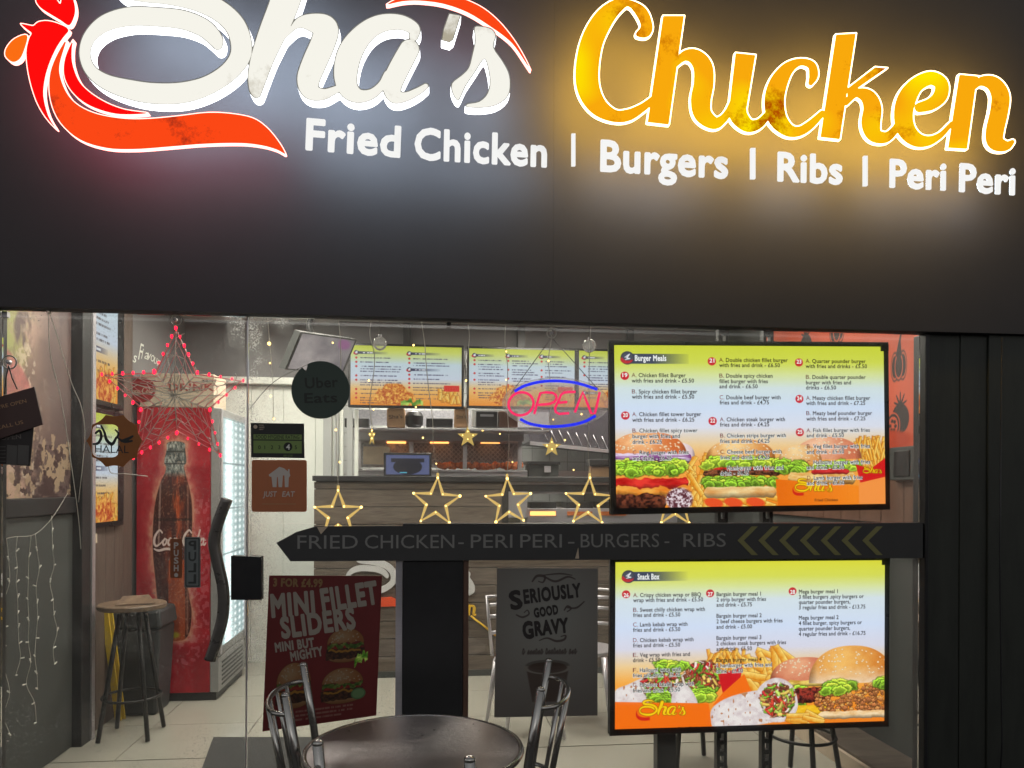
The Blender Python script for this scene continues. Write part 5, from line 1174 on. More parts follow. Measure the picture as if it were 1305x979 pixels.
fries(cv, 898, 836, 946, 852, 34, 7, L=(14, 24), hw=2); fries(cv, 940, 838, 1000, 888, 40, 8, ang=(.2, 1.5), L=(24, 42), hw=4)
tortilla(cv, [(784, 880), (800, 872), (830, 860), (850, 868), (842, 900), (800, 905), (784, 900)], 3); filling(cv, 846, 876, 30, 21, 5, .2)
filling(cv, 892, 868, 26, 24, 6, -.5); leafy(cv, 838, 872, 846, 854, 9); leafy(cv, 826, 848, 886, 896, 10); leafy(cv, 880, 905, 884, 894, 11); tortilla(cv, [(856, 880), (872, 874), (886, 896), (882, 908), (856, 906)], 17)
cv.put(sdm(sd_poly(X, Y, [(912, 862), (943, 853), (940, 868), (918, 886)])), (208, 26, 34)); cv.put(sdm(sd_poly(X, Y, [(918, 886), (945, 862), (958, 895), (905, 902)])), (248, 112, 22))
cv.put(sdm(sd_poly(X, Y, [(784, 894), (900, 899), (906, 935), (784, 935)])), (248, 112, 18))
tortilla(cv, [(903, 920), (905, 905), (925, 892), (960, 884), (985, 886), (990, 915), (985, 925), (950, 930), (910, 932)], 11)
bun(cv, 1024, 872, 46, 30, 25, col=(196, 92, 66), hi=(240, 170, 130)); band(cv, 1000, 1060, 872, 880, (200, 150, 60), (255, 226, 120), 31, 2); leafy(cv, 998, 1022, 884, 902, 32); band(cv, 1006, 1050, 882, 902, (60, 20, 22), (170, 60, 46), 33, 3, (3, 3), 3); band(cv, 1000, 1060, 905, 922, (236, 170, 20), (255, 206, 50), 34, 2)
bun(cv, 1084, 876, 56, 48, 26, col=(216, 128, 50), hi=(250, 190, 104), pale=.75); crumbs(cv, 1086, 897, 50, 19, 27); leafy(cv, 1050, 1086, 876, 888, 28); leafy(cv, 1120, 1132, 872, 884, 29); band(cv, 1040, 1130, 914, 924, (240, 190, 130), (255, 224, 180), 35, 1.5)
tortilla(cv, [(960, 905), (964, 880), (985, 868), (1006, 878), (1014, 905), (1002, 924), (975, 924)], 12); filling(cv, 988, 897, 22, 22, 14); fries(cv, 1000, 918, 1036, 926, 6, 4, ang=(0, .6), L=(20, 30), hw=3)
logo(cv, 803, 899, .105)
for cx_, cy_ in ((797, 757), (901.5, 757), (1006.5, 755.5)): cv.put(ell(X, Y, cx_, cy_, 5, 5), (205, 30, 48))
cv.put(sdm(np.maximum(np.abs(X-838)-36, np.abs(Y-734.5)-6))*np.clip((875-X)/50, 0, 1), (62, 68, 92)); mark(cv, 800, 734.5, 8.2)
L2 = rows(805.6, [(759.5, 'A. Crispy chicken wrap or BBQ'), (765.8, 'wrap with fries and drink - £5.50'), (778, 'B. Sweet chilly chicken wrap with'), (784.5, 'fries and drink - £5.50'), (796.5, 'C. Lamb kebab wrap with'), (803, 'fries and drink - £5.50'), (816, 'D. Chicken kebab wrap with'), (822.5, 'fries and drink - £5.50'), (834.5, 'E. Veg wrap with fries and'), (841, 'drink - £5.50'), (853.5, 'F. Halloumi wrap with'), (860, 'fries and drink - £5.50'), (872, 'G. Fabulous falafel wrap with'), (879, 'fries and drink - £5.50')]) + \
     rows(909.5, [(759.5, 'Bargain burger meal 1'), (766.3, '2 strip burger with fries'), (773, 'and drink - £5.75'), (787, 'Bargain burger meal 2'), (794, '2 beef cheese burgers with fries'), (801, 'and drink - £5.00'), (815, 'Bargain burger meal 3'), (822, '2 chicken steak burgers with fries'), (829, 'and drink - £5.50'), (843, 'Bargain burger meal 4'), (850, '2 hamburger with fries and'), (857, 'drink - £5.00')]) + \
     rows(1014.5, [(757.5, 'Mega burger meal 1'), (764.3, '3 fillet burgers ,spicy burgers or'), (771, 'quarter pounder burgers,'), (777.8, '3 regular fries and drink - £13.75'), (791, 'Mega burger meal 2'), (798, '4 fillet burger, spicy burgers or'), (805, 'quarter pounder burgers,'), (812, '4 regular fries and drink - £16.75')])
tl2, PL, LL = big_screen('lower', 'lower of two big window menu screens, wraps and bargain meals', (784, 717), (1127, 714.5), (1126, 920), (784, 929), cv, [('Snack Box', 811, 838, 737.5)], [('26', 797, 757), ('27', 901.5, 757), ('28', 1006.5, 755.5)], L2, 'lower')
# slotted metal poles that carry the screens
for px, l_ in ((920, 'left of two black slotted poles carrying the menu screens'), (977, 'right of two black slotted poles carrying the menu screens')):
    a_ = onY(px-6.5, 700, .16); b_ = onY(px+6.5, 700, .16); t = thing('slotted_pole', l_, 'pole', (a_.x, .16, 0), 'slotted poles behind the menu screens')
    w_ = (b_.x-a_.x)
    obj('flange', BX(a_.x, a_.x+w_*.3, .15, .18, .004, ZC-.01), M['dark_metal'], t); obj('flange', BX(b_.x-w_*.3, b_.x, .15, .18, .004, ZC-.01), M['dark_metal'], t)
    mb = MB(); z = .02
    while z < 2.75: mb.box(a_.x+w_*.3, b_.x-w_*.3, .152, .178, z, z+.018); z += .045
    obj('web', mb, M['dark_metal'], t)
pc = thing('thick_post', 'thick black floor post below the lower menu screen', 'post', onY(850, 979, .3))
a_ = onY(838, 900, .3); b_ = onY(862, 900, .3); obj('shaft', BX(a_.x, b_.x, .3, .36, .004, 1.0), M['frame'], pc, bevel=.004)
# ================================================================== posters and stickers on the glass
def flat_print(th, name, corners, Y, cv, mname, albedo=1.0, rough=.5, thick=.003):
    f = [onY(*q, Y) for q in corners]
    obj('sheet', slab([q+Vector((0, .0006, 0)) for q in f], (0, thick, 0)), M['carton'], th)
    quad_uv(name, f, img_mat(mname, cv.a, albedo=albedo, rough=rough), th)
po = thing('poster', 'dark red poster with slanted burger lettering on the glass left of the dark column', 'poster', onY(335, 933, -.004))
c = Cv(335, 733, 488, 934, 4, (96, 30, 30)); c.a *= (.95+.1*fbm(c.X/20, c.Y/20, 3)[..., None])
bc_, bh_ = (112, 70, 44), (140, 96, 66)
def dimburger(cx, cy, w, h, seed):
    a0 = c.a.copy(); burger(c, cx, cy, w, h, seed); d_ = np.abs(c.a-a0).sum(-1) > 1; g = c.a*.48+np.array((14, 10, 8)); c.a = np.where(d_[..., None], g, a0)
dimburger(442, 829, 50, 50, 41); dimburger(440, 885, 56, 52, 42); dimburger(374, 878, 46, 64, 43)
c.put(ell(c.X, c.Y, 462, 899, 10, 8), (70, 100, 62)); c.put(ell(c.X, c.Y, 462, 899, 8, 6.2), (90, 118, 78)); lettuce(c, 464, 850, 18, 12, 44)
for k, (xa, xb) in enumerate(((378, 456), (378, 455), (378, 440))):
    c.put(sdm(np.maximum(np.abs(c.X-(xa+xb)/2)-(xb-xa)/2, np.abs(c.Y-914-k*5.5)-1.3), .6)*(vn(c.X*.9, c.Y*0+k, 6) > .3)*.8, (128, 98, 86))
flat_print(po, 'print', [(343, 733.5), (487, 734), (479.5, 912), (334.5, 932.5)], -.004, c, 'burger_poster', albedo=1.3)
M['poster_cream'] = mat('poster_cream_ink', (.34, .30, .25), .6, var=.04); M['poster_gold'] = mat('poster_gold_ink', (.26, .15, .06), .6); M['poster_dark'] = mat('poster_dark_ink', (.028, .022, .022), .6)
for s, a_, b_, cap, m in (('3 FOR £4.99', (348, 747), (411, 748), 9.5, 'poster_gold'), ('MINI', (346, 786), (402, 781), 27, 'poster_cream'), ('FILLET', (411, 779), (483, 768), 27, 'poster_cream'), ('SLIDERS', (359, 813), (454, 800), 25, 'poster_cream'), ('MINI BUT', (351, 831), (401, 824), 11, 'poster_cream'), ('MIGHTY', (371, 842.5), (412, 835), 11, 'poster_cream'), ('R', (342, 927), (354, 927), 15, 'poster_cream')):
    mb = MB(); textY(mb, s, a_, b_, cap, -.0052, bold=.05); obj('lettering', mb, M[m], po)
gp = thing('poster', 'grey gravy poster with dark ornate lettering on the glass right of the dark column', 'poster', onY(630, 914, -.004))
c = Cv(630, 724, 762, 915, 4, (84, 83, 78)); c.a = lerp((74, 70, 66), (92, 92, 88), np.clip(1.1-np.hypot((c.X-700)/90, (c.Y-790)/110), 0, 1))
dk = (40, 32, 30)
for st in ([(676, 741, 1), (682, 734, 1.6), (692, 735, 1.6), (690, 742, 1), (684, 741, .6)], [(692, 735, 1), (706, 741, 1.4), (722, 735, 1.2), (732, 738, .6)], [(690, 733, .6), (712, 731, 1), (728, 733, .5)],
           [(656, 784, .8), (664, 787, 1.2), (672, 783, 1), (670, 778, .7), (666, 781, .6)], [(718, 778, .8), (722, 773, 1.2), (727, 776, 1), (722, 780, .7)], [(722, 775, .7), (734, 775, 1.2), (744, 767, .7)],
           [(686, 817, .6), (696, 814, 1), (708, 818, 1.4), (718, 816, 1.4), (720, 811, 1), (714, 812, .6)]):
    c.put(sdm(sd_stroke(c.X, c.Y, dense(st)), .7)*.85, dk)
x = 664
while x < 732:
    h_ = 3+random.random()*4; c.put(sdm(sd_stroke(c.X, c.Y, dense([(x, 834, .4), (x+1.5, 834-h_, .6), (x+2.5, 830, .5), (x+1.2, 835, .5), (x+4, 831, .4)])), .6)*.9, dk); x += 3.4 if random.random() > .2 else 6.5
c.put(ell(c.X, c.Y, 697, 849, 28, 7), (60, 56, 52)); c.put(ell(c.X, c.Y, 697, 850, 23, 5), (44, 34, 28)); c.put(sdm(sd_poly(c.X, c.Y, [(669, 850), (725, 850), (717, 896), (678, 896)]), 2)*.85, (50, 40, 35)); c.put(sdm(np.abs(np.hypot((c.X-697)/28, (c.Y-852)/8)-1)*8-.8)*(c.Y > 850), (84, 80, 74))
flat_print(gp, 'print', [(633.5, 724), (762, 724.5), (761.5, 912), (630, 914.5)], -.004, c, 'gravy_poster', albedo=2.5)
for s, a_, b_, cap, bd in (('S', (651, 777), (667, 774), 22, .03), ('ERIOUSLY', (668, 769), (741, 760), 16.5, .03), ('GOOD', (681, 787), (712, 782), 11, .04), ('G', (667, 814), (681, 812), 20, .04), ('RAVY', (682, 810), (725, 805), 17, .04)):
    mb = MB(); textY(mb, s, a_, b_, cap, -.0052, bold=bd+.015, shear=.0); obj('lettering', mb, M['poster_dark'], gp)

def disc_px(cx, cy, r, Y, depth, n=48, ry=None): return pxslab([(cx+r*math.cos(k*2*math.pi/n), cy+(ry or r)*math.sin(k*2*math.pi/n)) for k in range(n)], Y, depth)
us = thing('round_sticker', 'round dark green food delivery sticker on the glass beside the tilted television', 'sticker', onY(408, 534, .001))
circ = [(408.5+37.3*math.cos(k*2*math.pi/56), 497+36.8*math.sin(k*2*math.pi/56)) for k in range(56)]
circ = [p for p in circ]; k0 = min(range(56), key=lambda k: math.hypot(circ[k][0]-387, circ[k][1]-466)); circ[k0] = (390, 473.5); 
obj('disc', pxslab(circ, .001, .0015), mat('sticker_green', (.026, .05, .038), .5, var=.06), us)
M['green_dark'] = mat('sticker_dark_text', (.006, .012, .009), .5, var=0)
for s, a_, b_, cap in (('Uber', (389, 495), (431, 493), 13), ('Eats', (388, 513.5), (430, 512.5), 12)):
    mb = MB(); textY(mb, s, a_, b_, cap, .0002, bold=.02); obj('lettering', mb, M['green_dark'], us)
fh = thing('rating_sticker', 'black and green food hygiene rating sticker above the orange-brown one', 'sticker', onY(320, 584, .001))
obj('backing', pxslab([(319.5, 539), (387.5, 540), (388, 584), (320, 583)], .001, .0012), mat('sticker_black', (.012, .014, .014), .4, var=0), fh)
M['green_ink'] = mat('rating_green', (.17, .26, .07), .5, var=.05); M['rating_dark'] = mat('rating_black', (.01, .012, .01), .5, var=0)
obj('green_bar', pxslab([(323, 553.5), (384.5, 554), (384.5, 560.5), (323, 560)], .0004, .0005), M['green_ink'], fh)
obj('green_field', pxslab([(323, 561.5), (384.5, 562), (384.5, 578), (323, 577.5)], .0004, .0005), M['green_ink'], fh)
mb = MB(); textY(mb, 'FOOD HYGIENE RATING', (326, 559), (381.5, 559.5), 4.6, .0001, bold=.01); 
for k, ch in enumerate('01235'):
    x_ = (330.5, 338.5, 346.5, 356, 377)[k]; mb2 = MB(); textY(mb, ch, (x_-1.4, 572.5), (x_+1.6, 572.5), 4.6, .0001, fit=False, bold=.01)
obj('lettering', mb, M['rating_dark'], fh)
obj('score_disc', disc_px(367, 569.5, 5.6, .0001, .0002, 24), M['rating_dark'], fh)
mb = MB(); textY(mb, '4', (364.6, 573), (369.6, 573), 6.5, -.0002, bold=.02); obj('score', mb, M['white_wall'], fh)
mb = MB(); textY(mb, 'VERY GOOD', (361, 582), (373, 582), 2.4, .0004); obj('small_lettering', mb, M['green_ink'], fh)
obj('crest', disc_px(325.5, 544, 2.5, .0004, .0005, 14), M['carton'], fh)
mb = MB(); textY(mb, 'FOOD', (330, 543), (336, 543), 1.8, .0003); textY(mb, 'STANDARDS', (330, 545.5), (337, 545.5), 1.6, .0003); textY(mb, 'AGENCY', (330, 548), (336, 548), 1.6, .0003); obj('small_lettering', mb, M['carton'], fh)
je = thing('square_sticker', 'orange-brown square delivery sticker with a pale house, knife and fork', 'sticker', onY(321, 652, .001))
def rrect(x0, y0, x1, y1, r, n=5):
    o = []
    for cx, cy, a0 in ((x1-r, y0+r, -90), (x1-r, y1-r, 0), (x0+r, y1-r, 90), (x0+r, y0+r, 180)):
        for k in range(n+1): a_ = math.radians(a0+90*k/n); o.append((cx+r*math.cos(a_), cy+r*math.sin(a_)))
    return o
obj('backing', pxslab(rrect(320.8, 586.3, 391, 652.5, 3), .001, .0012), mat('sticker_orange', (.46, .15, .06), .5, var=.05), je)
M['sticker_grey'] = mat('sticker_pale_ink', (.55, .50, .46), .6, var=.03)
obj('house', pxslab([(342.5, 605), (352, 598), (356, 595), (362, 597), (367, 601), (367, 598), (369, 598), (369, 603), (370, 606), (368, 609), (367.5, 621), (363, 621), (362.5, 606), (360.5, 606), (359.5, 621), (355, 621), (354, 608), (353, 608), (352.3, 621), (347.5, 621), (346, 608), (343, 607)], .0004, .0004), M['sticker_grey'], je)
mb = MB(); textY(mb, 'JUST', (335, 633), (353, 633), 6.6, .0003, bold=.015, shear=.15); textY(mb, 'EAT', (359.5, 633), (376, 633), 6.6, .0003, bold=.015, shear=.15); obj('lettering', mb, M['sticker_grey'], je)
obj('small_line', pxslab([(334, 642), (377, 642), (377, 642.8), (334, 642.8)], .0004, .0004), M['bag'], je)
# halal sticker
hs_ = thing('halal_sticker', 'scalloped orange halal sticker on the door glass below the red star decoration', 'sticker', onY(146, 597, .001))
def scal(cx, cy, r, n=10, a=.11): return [(cx+r*(1-a*abs(math.sin(n/2*t))**.8)*math.cos(t), cy+r*.98*(1-a*abs(math.sin(n/2*t))**.8)*math.sin(t)) for t in [2*math.pi*k/96 for k in range(96)]]
mb = loops_mesh([scal(146, 562, 36), [p for p in reversed(rrect(117, 541, 152, 583, 9))]], .001, .002)
obj('ring', mb, mat('sticker_amber', (.30, .10, .018), .45, var=.1), hs_)
st = [[(122, 552, 1.4), (127, 549, 1.6), (129, 557, 1.8), (125, 565, 1.6), (119, 566, 1.2)], [(129, 543, 1.2), (133, 551, 1.5), (136, 561, 2.0), (143, 566, 2.0), (148, 558, 1.5)], [(147, 548, 1.0), (151, 553, 1.4), (147, 560, 1.2)], [(155, 562, 1.6), (164, 559, 1.8), (169, 556, 1.2)], [(150, 558, 1), (158, 563, 1.6), (168, 562, 1.3)]]
F = field(lambda X, Y: np.minimum.reduce([sd_stroke(X, Y, dense(s_)) for s_ in st]), 112, 536, 176, 574, .5); obj('calligraphy', loops_mesh(contours(F, 112, 536, .5, .05), .0004, .0009), M['blackplastic'], hs_)
mb = MB(); textY(mb, 'HALAL', (121, 577), (164, 577.5), 9.5, .0004, bold=.0); obj('lettering', mb, M['blackplastic'], hs_)
# push / pull
ps = thing('push_sticker', 'narrow brown upright sticker with pale letters on the door glass left of the pull sticker', 'sticker', onY(217, 737, .001))
obj('backing', pxslab(rrect(217, 686.5, 232, 737, 1.2), .001, .0012), mat('sticker_brown', (.25, .08, .03), .5), ps)
for k, ch in enumerate('PUSH'):
    mb = MB(); textY(mb, ch, (221.5, 699+k*9.6), (227.5, 699+k*9.6), 7.4, .0003, bold=.03); obj('letter', mb, M['sticker_grey'], ps)
obj('ring_mark', disc_px(224.5, 733, 2.6, .0003, .0003, 16), M['sticker_grey'], ps)
pu = thing('pull_sticker', 'narrow grey upright sticker with mirrored letters beside the door handle', 'sticker', onY(235, 749, .001))
obj('backing', pxslab(rrect(235, 684.5, 255.5, 749, 1.2), .001, .0012), mat('sticker_greyback', (.17, .19, .19), .5), pu)
obj('border', loops_mesh([rrect(236.5, 686, 254, 747.5, 1), [p for p in reversed(rrect(237.4, 686.9, 253.1, 746.6, 1))]], .0004, .0008), M['rating_dark'], pu)
for k, ch in enumerate('PULL'):
    mb = MB(); textY(mb, ch, (240, 700.5+k*14.3), (250, 700.5+k*14.3), 11, .0003, bold=.03, mirror=True); obj('letter', mb, M['char_wall'], pu)
# hanging opening-hours boards
ob = thing('hanging_sign', 'tilted dark brown board hanging from a suction cup, upper of two at far left', 'hanging sign', onY(20, 520, -.01))
obj('board', pxslab([(-22, 512), (43.5, 493), (54.5, 541), (-12, 563)], -.012, .006), mat('sign_brown', (.065, .032, .028), .5), ob)
mb = MB(); textY(mb, "WE'RE OPEN", (-12, 524), (34, 513), 4.5, -.0125); textY(mb, "CALL US", (-4, 548), (30, 540), 4.5, -.0125); obj('lettering', mb, M['bag'], ob)
for x_ in (6, 22): obj('chain', MB().tube([onY(11, 466, -.012), onY((x_+11)/2-1, 482, -.012), onY(x_, 505-x_*.4, -.012)], .0022, 5), M['wire_dark'], ob)
o2 = thing('hanging_sign', 'black opening-times board hanging below the tilted brown board at far left', 'hanging sign', onY(20, 590, -.01))
obj('board', pxslab([(-20, 549), (43, 538), (38, 594), (-20, 590)], -.004, .005), M['poster_dark'], o2)
mb = MB(); textY(mb, 'OPEN', (1, 561), (27, 559), 5.5, -.0048, bold=.01); obj('lettering', mb, mat('sign_faded', (.13, .11, .10), .6), o2)
M['panel_grey'] = mat('sign_grey_panel', (.09, .085, .08), .6)
for xa, xb in ((9, 22), (23, 37)): obj('hours_panel', pxslab([(xa, 567), (xb, 568), (xb-1, 593), (xa-1, 592)], -.0046, .0005), M['panel_grey'], o2)
for k in range(5): obj('hours_line', pxslab([(-3, 569+k*4.6), (7, 569+k*4.6), (7, 570+k*4.6), (-3, 570+k*4.6)], -.0046, .0005), M['panel_grey'], o2)

def suction(px, py, Y, label, r=9):
    p = onY(px, py, Y); t = thing('suction_cup', label, 'suction cup', p, 'clear suction cups on the glass'); R0 = r/FPX*2.8
    mb = MB(); mb.tube([p+Vector((R0*math.cos(k*math.pi/10), 0, R0*math.sin(k*math.pi/10))) for k in range(20)], R0*.12, 6, closed=True); obj('rim', mb, M['wire_white'], t)
    mb = MB(); mb.tube([p+Vector((0, .002, 0)), p+Vector((0, -.012, 0)), p+Vector((0, -.016, 0))], [R0*.35, R0*.3, R0*.12], 10); obj('stem', mb, M['steel'], t)
suction(12, 462, -.004, 'clear suction cup at far left holding the hanging boards', 8)
suction(224, 408, -.004, 'clear suction cup holding the big red star decoration at its top', 6.5)
suction(703, 425, -.004, 'clear suction cup at the window top above the neon sign', 6)
suction(62, 397, -.004, 'clear suction cup where the two loose white wires start', 3)
obx = [(484, 438, 'clear round bauble hanging over the leftmost menu board'), (751, 441, 'clear round bauble hanging above the right end of the neon sign')]
for px, py, l_ in obx:
    p = onY(px, py, .05); t = thing('clear_bauble', l_, 'bauble', p, 'clear baubles in the window')
    obj('ball', MB().ball(p, .026, 16, 10), M['bauble'], t); obj('cap', MB().tube([p+Vector((0, 0, .024)), p+Vector((0, 0, .034))], .006, 8), M['steel'], t); obj('thread', MB().tube([p+Vector((0, 0, .034)), onY(px, 408, .05)], .0012, 4), M['wire_dark'], t)

# ================================================================== neon sign
ns = thing('neon_sign', 'oval lit neon OPEN sign, pink letters between blue arcs', 'neon sign', onY(708, 548, -.0))
NY = .035
mb = disc_px(708, 514, 68, NY+.01, .004, 64, ry=33); obj('acrylic_plate', mb, M['acrylic'], ns)
def tubepx(pts, r, m, nm, closed=False, Y=NY): obj(nm, MB().tube([onY(p[0], p[1], Y) for p in dense([(x, y, 0) for x, y in pts], closed, 5)], r, 8, closed=closed), m, ns)
tubepx([(656, 499), (668, 492), (687, 487), (706, 485.5), (728, 487), (745, 491), (761, 496.5)], .0055, M['neon_blue'], 'blue_arc')
tubepx([(663, 534), (675, 540), (695, 543.5), (712, 543.5), (732, 541), (746, 537), (759, 530)], .0055, M['neon_blue'], 'blue_arc')
N5 = lambda p: [(590+x/4.895, 400+y/4.895) for x, y in p]
def pl_(pts, m='neon_pink', nm='letter', closed=False): obj(nm, MB().tube([onY(x, y, NY) for x, y in N5(pts)], .0048, 7, closed=closed), M[m], ns)
O_ = [(362+(78*math.cos(t)), 562+72*math.sin(t)-10*math.cos(t)*.5) for t in [k*math.pi/14 for k in range(28)]]
O2 = [(362+(68*math.cos(t)), 562+60*math.sin(t)-10*math.cos(t)*.5) for t in [k*math.pi/14 for k in range(28)]]
pl_(O_, closed=True); 
F_ = lambda pts: [p for p in N5(pts)]
pl_([(445, 625), (462, 560), (482, 495), (520, 490), (560, 494), (580, 508), (584, 528), (570, 550), (540, 562), (500, 566), (466, 568)])
pl_([(702, 487), (660, 488), (632, 492), (612, 505), (600, 535), (588, 560), (574, 590), (578, 612), (600, 625), (662, 620)]); pl_([(592, 556), (650, 550)])
pl_([(698, 615), (722, 550), (748, 488), (770, 545), (800, 622), (822, 622), (838, 560), (852, 490)])
obj('hanging_cord', MB().tube([onY(651, 502, NY), onY(703, 430, .02)], .0015, 5), M['wire_dark'], ns); obj('hanging_cord', MB().tube([onY(763, 497, NY), onY(703, 430, .02)], .0015, 5), M['wire_dark'], ns)

# ================================================================== hanging stars and fairy lights
bulb_me = MB().ball((0, 0, 0), .0040, 7, 5).mesh('bulb', Vector((0, 0, 0))); bulb_me.materials.append(M['warm_bulb'])
rbulb_me = MB().ball((0, 0, 0), .0042, 6, 4, (1, 1, 1.6)).mesh('red_bulb', Vector((0, 0, 0))); rbulb_me.materials.append(M['red_bulb'])
def place(me, nm, p, parent, sc=1.0):
    o = bpy.data.objects.new(nm, me); C.objects.link(o); o.parent = parent; sc *= random.uniform(.75, 1.15); o.location = p-wl(parent); o.scale = (sc, sc, sc); return o
def starpts(cx, cy, R, q=.42, rot=0, sx=1): return [(cx+sx*(R if k % 2 == 0 else R*q)*math.sin(rot+k*math.pi/5), cy-(R if k % 2 == 0 else R*q)*math.cos(rot+k*math.pi/5)) for k in range(10)]
SY = .055
def big_star(cx, cy, R, label, rot=0, sx=1):
    t = thing('light_star', label, 'star light', onY(cx, cy, SY), 'outline star lights hanging in the window')
    sp = [onY(x, y, SY) for x, y in starpts(cx, cy, R, rot=rot, sx=sx)]
    obj('star_tube', MB().tube(sp, .0074, 8, closed=True), M['warm_tube'], t)
    for k in range(0, 10): place(bulb_me, 'bulb', sp[k]+Vector((0, -.006, 0)), t, 1.25 if k % 2 == 0 else .8)
    top = sp[0]; obj('hook', MB().tube([top, top+Vector((0, 0, .018))], .005, 8), M['warm_tube'], t)
    return top+Vector((0, 0, .018))
def small_star(cx, cy, R, label, sx=1):
    t = thing('small_star', label, 'star light', onY(cx, cy, SY), 'small solid star lights hanging in the window')
    p0 = starpts(cx, cy, R, sx=sx); mb = MB(); f = [onY(x, y, SY) for x, y in p0]; c1 = onY(cx, cy, SY-.012); c2 = onY(cx, cy, SY+.012)
    mb.add(f+[c1, c2], [(10, k, (k+1) % 10) for k in range(10)]+[(11, (k+1) % 10, k) for k in range(10)]); obj('star_body', mb, M['warm_tube2'], t)
    for k in (0, 2, 5, 8): place(bulb_me, 'bulb', (f[k]*.5+c1*.5)+Vector((0, -.006, 0)), t, .7)
    return f[0]
def wire(pts): return MB().tube([Vector(p) for p in dense([tuple(p) for p in pts], False, 5)], .0014, 4)
def string(px, top, label, bulbs, xs=None):
    t = thing('light_string', label, 'fairy lights', onY(px, 408, SY), 'thin fairy light wires in the shop window')
    rg = random.Random(px); a_ = onY(px, 404, SY); n = 6; P = [a_]
    for k in range(1, n): f = k/n; q = a_.lerp(top, f); P.append(q+Vector(((rg.random()-.5)*.018, (rg.random()-.5)*.01, 0)))
    P.append(top); obj('wire', wire(P), M['wire_white'], t)
    for by, dx in bulbs: place(bulb_me, 'bulb', onY(px+dx, by, SY-.004), t, .85)
tp = big_star(431, 656, 31, 'leftmost outline star light, its lower points behind the arrow board'); string(431, tp, 'wire above the leftmost outline star, passing behind the round green sticker', [(437, -7), (548, -3), (589, 2)])
tp = big_star(556, 640, 31, 'second outline star from the left, over the middle of the fried chicken text', rot=.06); string(536, tp, 'wire above the second outline star, crossing the leftmost menu board', [(440, -9), (519, -6), (558, 3), (591, 20)])
tp = big_star(648, 640, 30, 'third outline star from the left, in front of the end of the counter boards', rot=-.06); string(645, tp, 'wire above the third outline star, passing the left end of the neon sign', [(448, 0), (484, 0), (553, -8), (589, 8)])
tp = big_star(750, 640, 31, 'fourth outline star, touching the left edge of the upper menu screen', rot=.05); string(754, tp, 'wire above the fourth outline star, just left of the upper menu screen', [(491, -13), (528, -13), (561, -34), (599, -23)])
tp = big_star(860, 642, 30, 'rightmost outline star, mostly hidden behind the upper menu screen')
tp = small_star(474, 556, 14, 'small solid star turned edge-on, left of the till monitor', sx=.38); string(474, tp, 'wire of the leftmost small solid star', [(485, -4), (522, 2)])
tp = small_star(596, 557, 14, 'small solid star facing forward, right of the till monitor'); string(595, tp, 'wire of the middle small solid star, between two menu boards', [(485, -1), (549, 20)])
tp = small_star(703, 570, 13, 'small solid star under the neon sign'); string(701, tp, 'wire of the small solid star under the neon sign', [(460, -2), (535, 4)])
t = thing('light_string', 'short string with amber bulbs high on the glass above the hygiene rating sticker', 'fairy lights', onY(343, 410, SY), 'thin fairy light wires in the shop window')
obj('wire', wire([onY(341, 404, SY), onY(343, 430, SY), onY(346, 462, SY), onY(348, 500, SY), onY(348, 536, SY)]), M['wire_white'], t)
for x_, y_ in ((344, 463), (345, 505), (349, 534)): place(bulb_me, 'bulb', onY(x_, y_, SY-.004), t, 1.0)
place(bulb_me, 'bulb', onY(343, 438, SY-.004), t, 2.0)
# two loose white wires from the top left
for pts, l_ in (([(63, 398), (72, 425), (80, 452), (92, 490), (104, 520), (108, 560), (100, 640)], 'loose white wire running down to the halal sticker at left'), ([(62, 398), (64, 450), (76, 500), (84, 545), (92, 600), (100, 660), (103, 700)], 'loose white wire hanging over the mural edge, left of the other one')):
    t = thing('loose_wire', l_, 'wire', onY(*pts[0], .02)); obj('cable', wire([onY(x, y, .02) for x, y in pts]), M['wire_white'], t)
t = thing('loose_wire', 'short white wire running from the halal sticker across the cola bottle print', 'wire', onY(140, 597, .02)); obj('cable', wire([onY(x, y, .02) for x, y in ((138, 592), (142, 603), (160, 604), (188, 607))]), M['wire_white'], t)
t = thing('thin_cord', 'thin dark cord slanting from the glass edge up to the television', 'cord', onY(316, 525, .02)); obj('cable', wire([onY(316, 524, .02), onY(350, 486, .03), onY(398, 462, .04)]), M['wire_dark'], t)

